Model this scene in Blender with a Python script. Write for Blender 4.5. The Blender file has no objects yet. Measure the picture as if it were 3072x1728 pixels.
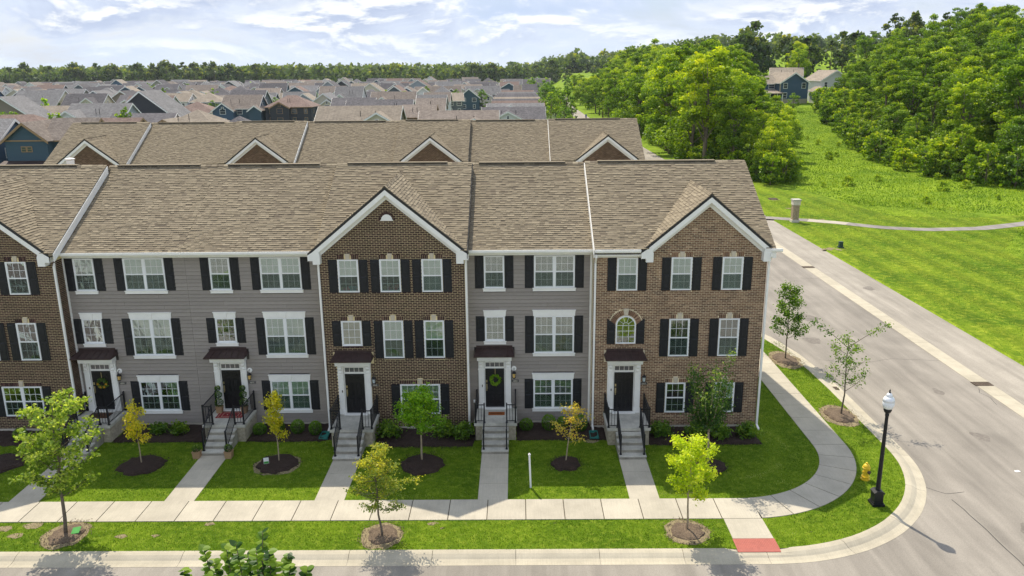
import bpy, math, random
import numpy as np
from mathutils import Matrix, Vector, Euler
random.seed(7)
rng = np.random.default_rng(7)
S = bpy.context.scene
COL = S.collection
R = math.radians

# ------------------------------------------------------------------ camera
cam_d = bpy.data.cameras.new('camera'); cam = bpy.data.objects.new('camera', cam_d); COL.objects.link(cam)
CAM = Vector((0, -36.35, 16.73))
yaw, pitch, roll = R(-.338), R(15.15), R(-.48)
_f = Vector((math.sin(yaw)*math.cos(pitch), math.cos(yaw)*math.cos(pitch), -math.sin(pitch)))
_r = Vector((math.cos(yaw), -math.sin(yaw), 0)); _u = _r.cross(_f)
_r2 = math.cos(roll)*_r + math.sin(roll)*_u; _u2 = -math.sin(roll)*_r + math.cos(roll)*_u
cam.matrix_world = Matrix(((_r2.x, _u2.x, -_f.x, CAM.x), (_r2.y, _u2.y, -_f.y, CAM.y), (_r2.z, _u2.z, -_f.z, CAM.z), (0, 0, 0, 1)))
cam_d.sensor_width = 36; cam_d.lens = 36*2415/3072; cam_d.clip_end = 12000; cam_d.clip_start = .1
S.camera = cam
# ------------------------------------------------------------------ light
SUN_EL, SUN_AZ = R(54.5), math.atan2(-.29, .64)        # sun stands behind the houses, a little to the left
SDIR = Vector((math.sin(SUN_AZ)*math.cos(SUN_EL), math.cos(SUN_AZ)*math.cos(SUN_EL), math.sin(SUN_EL)))
sun_d = bpy.data.lights.new('sun', 'SUN'); sun_d.energy = 3.7; sun_d.angle = R(.53); sun_d.color = (1, .91, .76)
sun = bpy.data.objects.new('sun', sun_d); COL.objects.link(sun)
sun.rotation_euler = SDIR.to_track_quat('Z', 'Y').to_euler()
W = bpy.data.worlds.new('World'); S.world = W; W.use_nodes = True
S.view_settings.view_transform = 'Standard'; S.view_settings.look = 'None'; S.view_settings.gamma = 1
S.view_settings.use_curve_mapping = False
S.view_settings.exposure = 0.52
def world():
    nt = W.node_tree; n = nt.nodes; n.clear(); L = nt.links.new
    out = n.new('ShaderNodeOutputWorld')
    sky = n.new('ShaderNodeTexSky'); sky.sky_type = 'NISHITA'; sky.sun_disc = False
    sky.sun_elevation = SUN_EL; sky.sun_rotation = SUN_AZ; sky.air_density = 1.0; sky.dust_density = 2.0; sky.ozone_density = 1.4
    b1 = n.new('ShaderNodeBackground'); b1.inputs[1].default_value = .11; L(sky.outputs[0], b1.inputs[0])
    tc = n.new('ShaderNodeTexCoord'); sp = n.new('ShaderNodeSeparateXYZ'); L(tc.outputs['Generated'], sp.inputs[0])
    def m(op, a, b=None, c=None):
        x = n.new('ShaderNodeMath'); x.operation = op
        for i, v in enumerate((a, b, c)):
            if v is None: continue
            if isinstance(v, (int, float)): x.inputs[i].default_value = v
            else: L(v, x.inputs[i])
        return x.outputs[0]
    z = m('MAXIMUM', sp.outputs[2], 0.0); zz = m('ADD', z, .17)
    px = m('DIVIDE', sp.outputs[0], zz); pyy = m('DIVIDE', sp.outputs[1], zz)
    cb = n.new('ShaderNodeCombineXYZ'); L(px, cb.inputs[0]); L(pyy, cb.inputs[1])
    def noise(scale, det, rough, off, sx=1.0):
        mp = n.new('ShaderNodeMapping'); mp.inputs['Location'].default_value = off; mp.inputs['Scale'].default_value = (sx, 1, 1)
        L(cb.outputs[0], mp.inputs[0])
        t = n.new('ShaderNodeTexNoise'); t.inputs['Scale'].default_value = scale; t.inputs['Detail'].default_value = det; t.inputs['Roughness'].default_value = rough
        t.inputs['Distortion'].default_value = .2
        L(mp.outputs[0], t.inputs[0]); return t.outputs[0]
    def ramp(src, pts):
        r = n.new('ShaderNodeValToRGB'); L(src, r.inputs[0]); e = r.color_ramp.elements
        while len(e) < len(pts): e.new(.5)
        for k, (p, c) in zip(e, pts): k.position = p; k.color = (*c, 1) if isinstance(c, tuple) else (c, c, c, 1)
        return r.outputs[0]
    def dn(scale, det, rough, off, zs=3.0):
        mp = n.new('ShaderNodeMapping'); mp.inputs['Location'].default_value = off; mp.inputs['Scale'].default_value = (1, 1, zs); L(tc.outputs['Generated'], mp.inputs[0])
        t = n.new('ShaderNodeTexNoise'); t.inputs['Scale'].default_value = scale; t.inputs['Detail'].default_value = det; t.inputs['Roughness'].default_value = rough; t.inputs['Distortion'].default_value = .35
        L(mp.outputs[0], t.inputs[0]); return t.outputs[0]
    big = dn(7.5, 9, .60, (.3, .7, .1)); up = dn(7.5, 9, .60, (.3, .7, .125)); wide = dn(2.6, 3, .5, (1.3, 2.2, .4), 4.5)
    rim = ramp(m('ADD', m('MULTIPLY', m('SUBTRACT', big, up), 2.6), m('MULTIPLY', wide, .8)), [(.36, 0.0), (.56, 1.0)])
    body = ramp(m('ADD', m('MULTIPLY', big, .5), m('MULTIPLY', wide, .5)), [(.34, (.28, .41, .66)), (.42, (.37, .46, .63)), (.50, (.50, .56, .68)), (.58, (.36, .42, .56)), (.68, (.28, .34, .49))])
    mx = n.new('ShaderNodeMixRGB'); L(m('MULTIPLY', rim, ramp(big, [(.45, .04), (.62, .9)])), mx.inputs[0]); L(body, mx.inputs[1]); mx.inputs[2].default_value = (.76, .77, .77, 1)
    # whitish haze towards the horizon
    hz = ramp(z, [(.0, .9), (.025, .50), (.055, .14), (.10, .02), (.3, 0.0)])
    mh = n.new('ShaderNodeMixRGB'); L(m('MULTIPLY', hz, .92), mh.inputs[0]); L(mx.outputs[0], mh.inputs[1]); mh.inputs[2].default_value = (.56, .63, .73, 1)
    b2 = n.new('ShaderNodeBackground'); b2.inputs[1].default_value = 1.05; L(mh.outputs[0], b2.inputs[0])
    cov = ramp(m('ADD', big, m('MULTIPLY', z, -.10)), [(.30, .55), (.50, 1.0)])
    ms = n.new('ShaderNodeMixShader'); L(cov, ms.inputs[0]); L(b1.outputs[0], ms.inputs[1]); L(b2.outputs[0], ms.inputs[2]); L(ms.outputs[0], out.inputs[0])
world()

# ------------------------------------------------------------------ materials
class NT:
    def __init__(s, name):
        s.m = bpy.data.materials.new(name); s.m.use_nodes = True; s.t = s.m.node_tree; s.n = s.t.nodes; s.L = s.t.links.new
        s.b = s.n['Principled BSDF']; s.out = s.n['Material Output']; s.b.inputs['Specular IOR Level'].default_value = .3
    def new(s, k): return s.n.new('ShaderNode'+k)
    def coord(s, kind='Object', scale=(1, 1, 1), rot=(0, 0, 0)):
        c = s.new('TexCoord'); mp = s.new('Mapping'); mp.inputs['Scale'].default_value = scale; mp.inputs['Rotation'].default_value = rot
        s.L(c.outputs[kind], mp.inputs[0]); return mp.outputs[0]
    def geo(s, scale=(1, 1, 1), rot=(0, 0, 0)):
        c = s.new('NewGeometry'); mp = s.new('Mapping'); mp.inputs['Scale'].default_value = scale; mp.inputs['Rotation'].default_value = rot
        s.L(c.outputs['Position'], mp.inputs[0]); return mp.outputs[0]
    def noise(s, vec, scale, det=4, rough=.55, dist=0):
        t = s.new('TexNoise'); t.inputs['Scale'].default_value = scale; t.inputs['Detail'].default_value = det; t.inputs['Roughness'].default_value = rough
        t.inputs['Distortion'].default_value = dist; s.L(vec, t.inputs[0]); return t.outputs[0]
    def ramp(s, src, pts, interp='LINEAR'):
        r = s.new('ValToRGB'); s.L(src, r.inputs[0]); e = r.color_ramp.elements; r.color_ramp.interpolation = interp
        while len(e) < len(pts): e.new(.5)
        for k, (p, c) in zip(e, pts): k.position = p; k.color = (*c, 1) if isinstance(c, tuple) else (c, c, c, 1)
        return r.outputs[0]
    def math(s, op, a, b=None):
        x = s.new('Math'); x.operation = op
        for i, v in enumerate((a, b)):
            if v is None: continue
            if isinstance(v, (int, float)): x.inputs[i].default_value = v
            else: s.L(v, x.inputs[i])
        return x.outputs[0]
    def mix(s, f, a, b, mode='MIX'):
        x = s.new('MixRGB'); x.blend_type = mode
        for i, v in enumerate((f, a, b)):
            if isinstance(v, (int, float)): x.inputs[i].default_value = v
            elif isinstance(v, tuple): x.inputs[i].default_value = (*v, 1)
            else: s.L(v, x.inputs[i])
        return x.outputs[0]
    def tone(s):
        a = s.new('Attribute'); a.attribute_name = 'tone'; return a.outputs['Fac']
    def orand(s): return s.new('ObjectInfo').outputs['Random']
    def bump(s, h, st=.3, dist=.02):
        b = s.new('Bump'); b.inputs['Strength'].default_value = st; b.inputs['Distance'].default_value = dist; s.L(h, b.inputs['Height']); s.L(b.outputs[0], s.b.inputs['Normal'])
    def col(s, c, rough=.8, metal=0):
        if isinstance(c, tuple): s.b.inputs['Base Color'].default_value = (*c, 1)
        else: s.L(c, s.b.inputs['Base Color'])
        s.b.inputs['Roughness'].default_value = rough; s.b.inputs['Metallic'].default_value = metal; return s.m

def m_plain(name, c, rough=.6, metal=0, var=.12, scale=3.0, spec=None):
    t = NT(name); n = t.noise(t.geo(), scale, 5, .6)
    lo = tuple(x*(1-var) for x in c); hi = tuple(min(1, x*(1+var)) for x in c)
    r = t.ramp(n, [(.3, lo), (.7, hi)]); m = t.col(r, rough, metal)
    if spec is not None: t.b.inputs['Specular IOR Level'].default_value = spec
    return m
def m_brick(name, pts):
    t = NT(name); c = t.ramp(t.tone(), pts); n = t.noise(t.geo(), 22, 3)
    c = t.mix(.35, c, t.ramp(n, [(.3, .55), (.7, 1.35)]), 'MULTIPLY')
    big = t.noise(t.geo(), .5, 3); c = t.mix(.5, c, t.ramp(big, [(.3, .78), (.7, 1.2)]), 'MULTIPLY')
    t.bump(n, .2, .004); return t.col(c, .85)
def m_mortar(name, c):
    t = NT(name); n = t.noise(t.geo(), 1.2, 5); cc = t.ramp(n, [(.3, tuple(x*.8 for x in c)), (.7, tuple(x*1.12 for x in c))]); return t.col(cc, .95)
M = {}
M['brick_dark'] = m_brick('dark_brick', [(0, (.036, .018, .018)), (.5, (.066, .033, .030)), (.85, (.105, .055, .046)), (1, (.16, .09, .07))])
M['mortar_dark'] = m_mortar('cream_mortar', (.80, .67, .38))
M['brick_tan'] = m_brick('tan_brick', [(0, (.115, .064, .043)), (.4, (.210, .122, .075)), (.8, (.31, .192, .118)), (1, (.48, .33, .215))])
M['mortar_tan'] = m_mortar('pale_mortar', (.78, .68, .47))
M['brick_back'] = m_brick('brown_brick', [(0, (.075, .042, .028)), (.5, (.13, .075, .046)), (1, (.24, .15, .10))])
M['mortar_back'] = m_mortar('brown_brick_mortar', (.34, .27, .17))
M['stone'] = m_plain('cast_stone', (.56, .49, .38), .85, scale=6)
def m_siding():
    t = NT('grey_siding'); n = t.noise(t.geo((1, 1, 6)), 5, 5); tn = t.tone()
    c = t.ramp(n, [(.3, (.275, .245, .218)), (.7, (.32, .286, .254))]); c = t.mix(.6, c, t.ramp(tn, [(0, .88), (1, 1.1)]), 'MULTIPLY')
    t.bump(n, .15, .003); return t.col(c, .7)
M['siding'] = m_siding()
M['lapshadow'] = m_plain('siding_lap_shadow', (.06, .052, .047), .9)  # near-black backing behind the boards paints the shadow line under each lap
M['white'] = m_plain('white_trim', (.86, .85, .81), .45, var=.05, scale=2)
M['vinyl'] = m_plain('white_vinyl', (.83, .84, .84), .35, var=.03, scale=2)
M['black'] = m_plain('black_shutter', (.016, .017, .020), .5, var=.25, scale=8)
M['doorblack'] = m_plain('black_door_paint', (.014, .014, .016), .32, var=.2, scale=5)
M['iron'] = m_plain('black_iron', (.014, .015, .018), .38, var=.3, scale=9)
M['hood'] = m_plain('burgundy_metal', (.055, .034, .030), .5, .1, var=.25, scale=5)
M['brass'] = m_plain('satin_nickel', (.55, .46, .28), .3, .9)
M['foundation'] = m_plain('foundation_concrete', (.50, .46, .38), .9, scale=2)
M['block'] = m_plain('split_face_block', (.42, .37, .28), .95, var=.25, scale=9)
M['rubber'] = m_plain('black_pipe', (.03, .03, .03), .6)
def m_shingle():
    t = NT('roof_shingle'); c = t.ramp(t.tone(), [(0, (.142, .114, .082)), (.30, (.203, .166, .115)), (.6, (.264, .219, .151)), (1, (.345, .290, .202))])
    n = t.noise(t.geo(), 60, 2); c = t.mix(.35, c, t.ramp(n, [(.3, .7), (.7, 1.3)]), 'MULTIPLY')
    big = t.noise(t.geo(), .25, 4); c = t.mix(.4, c, t.ramp(big, [(.3, .88), (.7, 1.1)]), 'MULTIPLY')
    return t.col(c, .95)
M['shingle'] = m_shingle()
def m_shingle_far(name, cols, mort, sw=.42, sh=.14):
    t = NT(name); uv = t.coord('UV'); b = t.new('TexBrick'); t.L(uv, b.inputs[0])
    b.inputs['Scale'].default_value = 1; b.inputs['Brick Width'].default_value = sw; b.inputs['Row Height'].default_value = sh
    b.inputs['Mortar Size'].default_value = .02; b.inputs['Color1'].default_value = (*cols[0], 1); b.inputs['Color2'].default_value = (*cols[1], 1)
    b.inputs['Mortar'].default_value = (*mort, 1); b.inputs['Bias'].default_value = 0
    n = t.noise(uv, .35, 5); c = t.mix(.7, b.outputs[0], t.ramp(n, [(.3, .8), (.7, 1.18)]), 'MULTIPLY')
    o = t.orand(); c = t.mix(.5, c, t.ramp(o, [(0, .75), (1, 1.25)]), 'MULTIPLY')
    st = t.noise(t.coord('UV', (2.2, .12, 1)), 1.0, 4); c = t.mix(.4, c, t.ramp(st, [(.35, .75), (.65, 1.15)]), 'MULTIPLY')
    return t.col(c, .95)
M['shingle_back'] = m_shingle_far('distant_roof_shingle', ((.20, .158, .115), (.40, .33, .24)), (.09, .068, .052), .24, .14)
M['roof_brown'] = m_shingle_far('brown_roof', ((.185, .152, .128), (.275, .23, .195)), (.12, .10, .085), .5, .28)
M['roof_tan'] = m_shingle_far('tan_roof', ((.26, .218, .17), (.36, .305, .24)), (.18, .15, .12), .5, .28)
M['roof_grey'] = m_shingle_far('grey_roof', ((.17, .165, .165), (.25, .242, .24)), (.11, .107, .107), .5, .28)
M['roof_dark'] = m_shingle_far('charcoal_roof', ((.095, .088, .095), (.165, .155, .16)), (.06, .057, .06), .5, .28)
M['roof_red'] = m_shingle_far('reddish_roof', ((.185, .13, .108), (.265, .19, .16)), (.12, .085, .072), .5, .28)
def m_farwall(name, c):
    t = NT(name); z = t.geo((0, 0, 1)); w = t.new('TexWave'); w.bands_direction = 'Z'; w.inputs['Scale'].default_value = 1.7; t.L(z, w.inputs[0])
    cc = t.ramp(w.outputs[1], [(.0, tuple(x*.78 for x in c)), (.25, c)]); return t.col(cc, .8)
for k, c in dict(navy=(.065, .115, .18), teal=(.06, .105, .14), slate=(.13, .15, .17), cream=(.62, .57, .44), offwhite=(.74, .74, .72), charcoal=(.055, .058, .066), taupe=(.25, .21, .165), sage=(.26, .25, .20), greyblue=(.32, .35, .39), brownw=(.15, .105, .075), redw=(.20, .04, .035)).items():
    M['w_'+k] = m_farwall(k+'_lap_wall', c)
def m_concrete(name, c, sc=1.0, stain=.25):
    t = NT(name); g = t.geo(); n = t.noise(g, .8*sc, 6, .62); f = t.noise(g, 30, 3); br = t.noise(t.geo((14, .5, 1)), 2.0, 3)
    o = t.orand()
    cc = t.ramp(n, [(.28, tuple(x*(1-stain) for x in c)), (.6, c), (.8, tuple(x*1.06 for x in c))])
    cc = t.mix(.35, cc, t.ramp(f, [(.3, .8), (.7, 1.2)]), 'MULTIPLY'); cc = t.mix(.35, cc, t.ramp(br, [(.35, .85), (.65, 1.1)]), 'MULTIPLY')
    cc = t.mix(.5, cc, t.ramp(o, [(0, .86), (1, 1.08)]), 'MULTIPLY'); t.bump(f, .15, .004); return t.col(cc, .9)
M['concrete'] = m_concrete('sidewalk_concrete', (.50, .455, .365), 1.0, .2)
M['curb'] = m_concrete('curb_concrete', (.50, .45, .345), 1.5, .18)
M['riser'] = m_concrete('shaded_riser_concrete', (.36, .335, .275), 3, .45)  # base colour darkened to paint in the shade on the stair risers
M['stepc'] = m_concrete('step_concrete', (.56, .54, .47), 2.2, .36)
def m_asphalt(name, c, rot):
    t = NT(name); g = t.geo(); f = t.noise(g, 24, 3, .7); n = t.noise(g, .22, 6, .6, .4)
    st = t.noise(t.geo((1, .05, 1), (0, 0, rot)), 1.3, 5, .6, .3); st2 = t.noise(t.geo((.25, .06, 1), (0, 0, rot+.5)), 3.0, 4, .6, 1.2)
    cc = t.ramp(n, [(.3, tuple(x*.84 for x in c)), (.7, tuple(x*1.12 for x in c))])
    cc = t.mix(.55, cc, t.ramp(f, [(.25, .62), (.75, 1.38)]), 'MULTIPLY'); cc = t.mix(.5, cc, t.ramp(st, [(.38, .70), (.62, 1.16)]), 'MULTIPLY')
    cc = t.mix(.4, cc, t.ramp(st2, [(.38, .82), (.6, 1.1)]), 'MULTIPLY'); t.bump(f, .25, .006); return t.col(cc, .9)
M['asphalt'] = m_asphalt('street_asphalt', (.285, .258, .220), 0)
M['asphalt2'] = m_asphalt('pale_asphalt', (.345, .312, .262), 0)
M['asphalt3'] = m_asphalt('path_asphalt', (.27, .245, .225), .9)
M['gravelbed'] = m_plain('joint_dirt', (.10, .085, .06), .95, var=.3, scale=20)
M['ramp'] = m_plain('red_tactile_paving', (.42, .135, .105), .8, scale=4)
def m_mulch(name, a, b):
    t = NT(name); g = t.geo(); v = t.new('TexVoronoi'); v.inputs['Scale'].default_value = 22; t.L(g, v.inputs[0]); n = t.noise(g, 3, 5)
    c = t.mix(n, a, b); c = t.mix(.7, c, t.ramp(v.outputs[0], [(0, .5), (.6, 1.6)]), 'MULTIPLY'); t.bump(v.outputs[0], .8, .04); return t.col(c, .95)
M['mulch'] = m_mulch('black_mulch', (.016, .010, .008), (.05, .032, .024))
M['mulch_old'] = m_mulch('weathered_mulch', (.06, .042, .030), (.19, .14, .095))
M['soil'] = m_mulch('bare_soil', (.17, .135, .08), (.27, .22, .125))
def m_grass(name, a, b, c, mow=0.0, mowrot=0.0, yel=.2, sc=1.0):
    t = NT(name); g = t.geo(); n1 = t.noise(g, .35*sc, 6, .62, .3); n2 = t.noise(g, 3.2*sc, 5, .7, .4); n3 = t.noise(t.geo((1, 1, 1)), 22*sc, 3, .7)
    cc = t.mix(t.ramp(n1, [(.35, 0.0), (.65, 1.0)]), a, b)
    cc = t.mix(t.math('MULTIPLY', t.ramp(n2, [(.48, 0.0), (.72, 1.0)]), yel), cc, c)
    cc = t.mix(.75, cc, t.ramp(n3, [(.25, .45), (.75, 1.6)]), 'MULTIPLY'); cc = t.mix(.55, cc, t.ramp(n2, [(.3, .62), (.7, 1.32)]), 'MULTIPLY')
    if mow:
        w = t.new('TexWave'); w.bands_direction = 'X'; w.inputs['Scale'].default_value = .12; w.inputs['Distortion'].default_value = 1.2; w.inputs['Detail Scale'].default_value = .5
        t.L(t.geo((1, 1, 1), (0, 0, mowrot)), w.inputs[0]); cc = t.mix(mow, cc, t.ramp(w.outputs[1], [(.2, .72), (.8, 1.28)]), 'MULTIPLY')
    t.bump(t.math('ADD', n3, t.math('MULTIPLY', n2, 1.5)), .9, .05); t.b.inputs['Specular IOR Level'].default_value = .1
    return t.col(cc, .95)
M['lawn'] = m_grass('front_lawn_grass', (.075, .145, .006), (.14, .225, .010), (.28, .31, .04), .0, .2, .45)
M['mown'] = m_grass('mown_grass', (.075, .150, .006), (.165, .240, .012), (.33, .33, .035), .40, .0, .6, .6)
M['estate'] = m_grass('estate_yards', (.07, .12, .03), (.11, .16, .05), (.26, .24, .19), 0, 0, .6, .12)
M['meadow'] = m_grass('rough_meadow_grass', (.095, .18, .008), (.21, .31, .015), (.34, .37, .05), 0, 0, .5, .35)
def m_leaf(name, pts, trans=.5, hue=.0):
    t = NT(name); n = t.tone(); c = t.ramp(n, pts); o = t.orand()
    c = t.mix(.8, c, t.ramp(o, [(0, (.78, .86, .9)), (.5, (1., 1., 1.)), (1, (1.15, 1.06, .85))]), 'MULTIPLY')
    t.n.remove(t.b); d = t.new('BsdfDiffuse'); tr = t.new('BsdfTranslucent'); gl = t.new('BsdfGlossy'); gl.inputs['Roughness'].default_value = .45
    gl.inputs[0].default_value = (.8, .85, .8, 1)
    t.L(c, d.inputs[0]); tc = t.mix(1.0, c, (1.5, 1.5, .6), 'MULTIPLY'); t.L(tc, tr.inputs[0])
    ms = t.new('MixShader'); ms.inputs[0].default_value = trans; t.L(d.outputs[0], ms.inputs[1]); t.L(tr.outputs[0], ms.inputs[2])
    m2 = t.new('MixShader'); m2.inputs[0].default_value = .025; t.L(ms.outputs[0], m2.inputs[1]); t.L(gl.outputs[0], m2.inputs[2]); t.L(m2.outputs[0], t.out.inputs[0])
    return t.m
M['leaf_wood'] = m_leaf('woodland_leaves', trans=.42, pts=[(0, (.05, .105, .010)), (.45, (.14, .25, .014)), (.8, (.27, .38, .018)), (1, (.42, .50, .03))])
M['leaf_wood_yel'] = m_leaf('yellow_green_leaves', trans=.42, pts=[(0, (.08, .15, .010)), (.4, (.22, .34, .014)), (.8, (.42, .52, .02)), (1, (.62, .64, .03))])
M['leaf_far'] = m_leaf('distant_leaves', [(0, (.032, .060, .028)), (.5, (.078, .125, .042)), (.85, (.14, .185, .05)), (1, (.30, .31, .05))])
M['leaf_green'] = m_leaf('green_leaves', [(0, (.05, .11, .012)), (.5, (.12, .23, .020)), (1, (.26, .38, .03))])
M['leaf_oak'] = m_leaf('oak_leaves', [(0, (.07, .13, .018)), (.5, (.20, .32, .035)), (1, (.48, .56, .13))])
M['leaf_locust'] = m_leaf('locust_leaves', [(0, (.10, .15, .025)), (.5, (.28, .35, .05)), (1, (.66, .56, .06))])
M['leaf_lime'] = m_leaf('lime_leaves', [(0, (.22, .32, .012)), (.5, (.45, .58, .02)), (1, (.68, .72, .05))])
M['leaf_yellow'] = m_leaf('yellow_leaves', [(0, (.34, .36, .02)), (.5, (.60, .56, .03)), (1, (.85, .68, .06))])
M['leaf_orange'] = m_leaf('orange_leaves', [(0, (.55, .46, .06)), (.5, (.80, .62, .10)), (1, (.88, .48, .07))])
M['leaf_bright'] = m_leaf('bright_leaves', [(0, (.10, .22, .010)), (.5, (.24, .44, .016)), (1, (.46, .62, .03))])
M['leaf_dark'] = m_leaf('dark_glossy_leaves', [(0, (.025, .07, .014)), (.5, (.06, .14, .02)), (.9, (.16, .27, .04)), (1, (.50, .58, .14))])
M['leaf_shrub'] = m_leaf('shrub_leaves', [(0, (.04, .10, .008)), (.5, (.10, .22, .014)), (1, (.22, .38, .025))])
M['blade'] = m_leaf('grass_blades', [(0, (.045, .105, .005)), (.45, (.108, .205, .008)), (.8, (.24, .33, .02)), (1, (.46, .50, .17))], .3)
M['blade_meadow'] = m_leaf('meadow_blades', [(0, (.06, .13, .006)), (.45, (.165, .275, .012)), (1, (.38, .43, .04))], .4)
M['bark'] = m_plain('tree_bark', (.16, .13, .10), .95, var=.35, scale=12)
M['bark_pale'] = m_plain('pale_bark', (.36, .29, .20), .95, var=.25, scale=12)
def m_glass():
    t = NT('window_glass'); t.n.remove(t.b); tr = t.new('BsdfTransparent'); tr.inputs[0].default_value = (.92, .98, .95, 1); gl = t.new('BsdfGlossy'); gl.inputs['Roughness'].default_value = .02
    gl.inputs[0].default_value = (.9, .95, 1, 1)
    n = t.noise(t.geo(), 1.1, 3, .5, .6); b = t.new('Bump'); b.inputs['Strength'].default_value = .09; b.inputs['Distance'].default_value = .25; t.L(n, b.inputs['Height']); t.L(b.outputs[0], gl.inputs['Normal'])
    f = t.new('Fresnel'); f.inputs[0].default_value = 1.9; mx = t.new('MixShader'); t.L(t.math('ADD', f.outputs[0], .10), mx.inputs[0]); t.L(tr.outputs[0], mx.inputs[1]); t.L(gl.outputs[0], mx.inputs[2]); t.L(mx.outputs[0], t.out.inputs[0]); return t.m
M['glass'] = m_glass()
def m_screen():
    t = NT('insect_screen'); t.n.remove(t.b); tr = t.new('BsdfTransparent'); tr.inputs[0].default_value = (.86, .90, .88, 1); d = t.new('BsdfDiffuse'); d.inputs[0].default_value = (.08, .09, .09, 1)
    mx = t.new('MixShader'); mx.inputs[0].default_value = .16; t.L(tr.outputs[0], mx.inputs[1]); t.L(d.outputs[0], mx.inputs[2]); t.L(mx.outputs[0], t.out.inputs[0]); return t.m
M['screen'] = m_screen()
M['blind'] = m_plain('blind_slats', (.80, .84, .76), .6, var=.06)
M['shade'] = m_plain('cellular_shade', (.78, .85, .78), .8, var=.04)
M['tanshade'] = m_plain('tan_room_wall', (.42, .40, .30), .8, var=.05)
M['room'] = m_plain('dark_room', (.030, .034, .034), .9)
M['farglass'] = m_plain('dark_window_glass', (.05, .06, .08), .08, spec=.8)
M['globe'] = m_plain('white_acrylic_globe', (.82, .84, .86), .25, var=.03)
M['yellow'] = m_plain('yellow_hydrant_paint', (.72, .50, .03), .45, var=.15, scale=8)
M['greenbox'] = m_plain('dark_green_plastic', (.03, .065, .05), .5)
M['splash'] = m_plain('teal_plastic', (.03, .20, .17), .5)
M['whitepost'] = m_plain('white_post_paint', (.85, .84, .82), .5, var=.03)
M['fieldstone'] = m_plain('field_stone', (.40, .31, .21), .9, var=.35, scale=7)
M['limestone'] = m_plain('limestone_cap', (.62, .57, .48), .85, scale=5)
M['rust'] = m_plain('rusty_iron', (.10, .075, .055), .8, var=.4, scale=9)
M['oilstain'] = m_plain('oil_stained_asphalt', (.20, .178, .152), .85, var=.25, scale=6)
M['tar'] = m_plain('crack_sealant', (.035, .033, .032), .7)
M['coir'] = m_plain('brown_coir_mat', (.28, .085, .02), .95, var=.25, scale=30)
M['darkmat'] = m_plain('dark_brown_mat', (.08, .04, .02), .95, var=.25, scale=30)
M['redmat'] = m_plain('red_patterned_mat', (.26, .03, .035), .95, var=.45, scale=30)
M['matcream'] = m_plain('mat_pattern_cream', (.45, .36, .26), .95)
M['matdark'] = m_plain('mat_print_dark', (.05, .018, .008), .95)
M['box'] = m_plain('wooden_planter', (.34, .22, .12), .8, scale=9)
M['clearglass'] = m_plain('lantern_glass', (.55, .62, .62), .15, spec=.7)
M['amber'] = m_plain('amber_lantern_glass', (.75, .50, .16), .2, spec=.6)
M['plaque'] = m_plain('grey_plaque', (.10, .095, .09), .6)
M['digits'] = m_plain('pale_digits', (.66, .62, .52), .5)
M['paper'] = m_plain('white_paper', (.8, .8, .8), .7)
M['signgreen'] = m_plain('green_sign_print', (.05, .30, .05), .6)
M['blue'] = m_plain('blue_cloth', (.02, .04, .35), .8)
M['skin'] = m_plain('skin', (.45, .28, .2), .6)
M['denim'] = m_plain('dark_trousers', (.03, .035, .05), .8)
M['toy_blue'] = m_plain('turquoise_plush', (.05, .40, .55), .9); M['toy_pink'] = m_plain('pink_plush', (.6, .10, .22), .9); M['toy_red'] = m_plain('red_cloth', (.55, .02, .02), .8); M['toy_beige'] = m_plain('beige_plush', (.5, .38, .25), .9)
M['snow_flower'] = m_plain('yellow_petals', (.80, .42, .02), .7)

# ------------------------------------------------------------------ object helpers
I4 = Matrix.Identity(4)
Wm = {}
def link(o, parent=None, world=None):
    COL.objects.link(o); world = world or I4
    if parent is not None:
        o.parent = parent; o.matrix_parent_inverse = Wm[parent.name].inverted(); o.matrix_basis = world
    else: o.matrix_basis = world
    Wm[o.name] = world.copy(); return o
def tag(o, label=None, cat=None, group=None, kind=None):
    if label: o['label'] = label
    if cat: o['category'] = cat
    if group: o['group'] = group
    if kind: o['kind'] = kind
    return o
def empty(name, loc, label=None, cat=None, group=None, rz=0):
    o = bpy.data.objects.new(name, None); o.empty_display_size = .3
    link(o, None, Matrix.Translation(Vector(loc)) @ Matrix.Rotation(rz, 4, 'Z')); return tag(o, label, cat, group)
def inst(name, mesh, parent=None, world=None): return link(bpy.data.objects.new(name, mesh), parent, world)
def T(x, y, z, rz=0, s=1): return Matrix.Translation((x, y, z)) @ Matrix.Rotation(rz, 4, 'Z') @ Matrix.Scale(s, 4)

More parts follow.
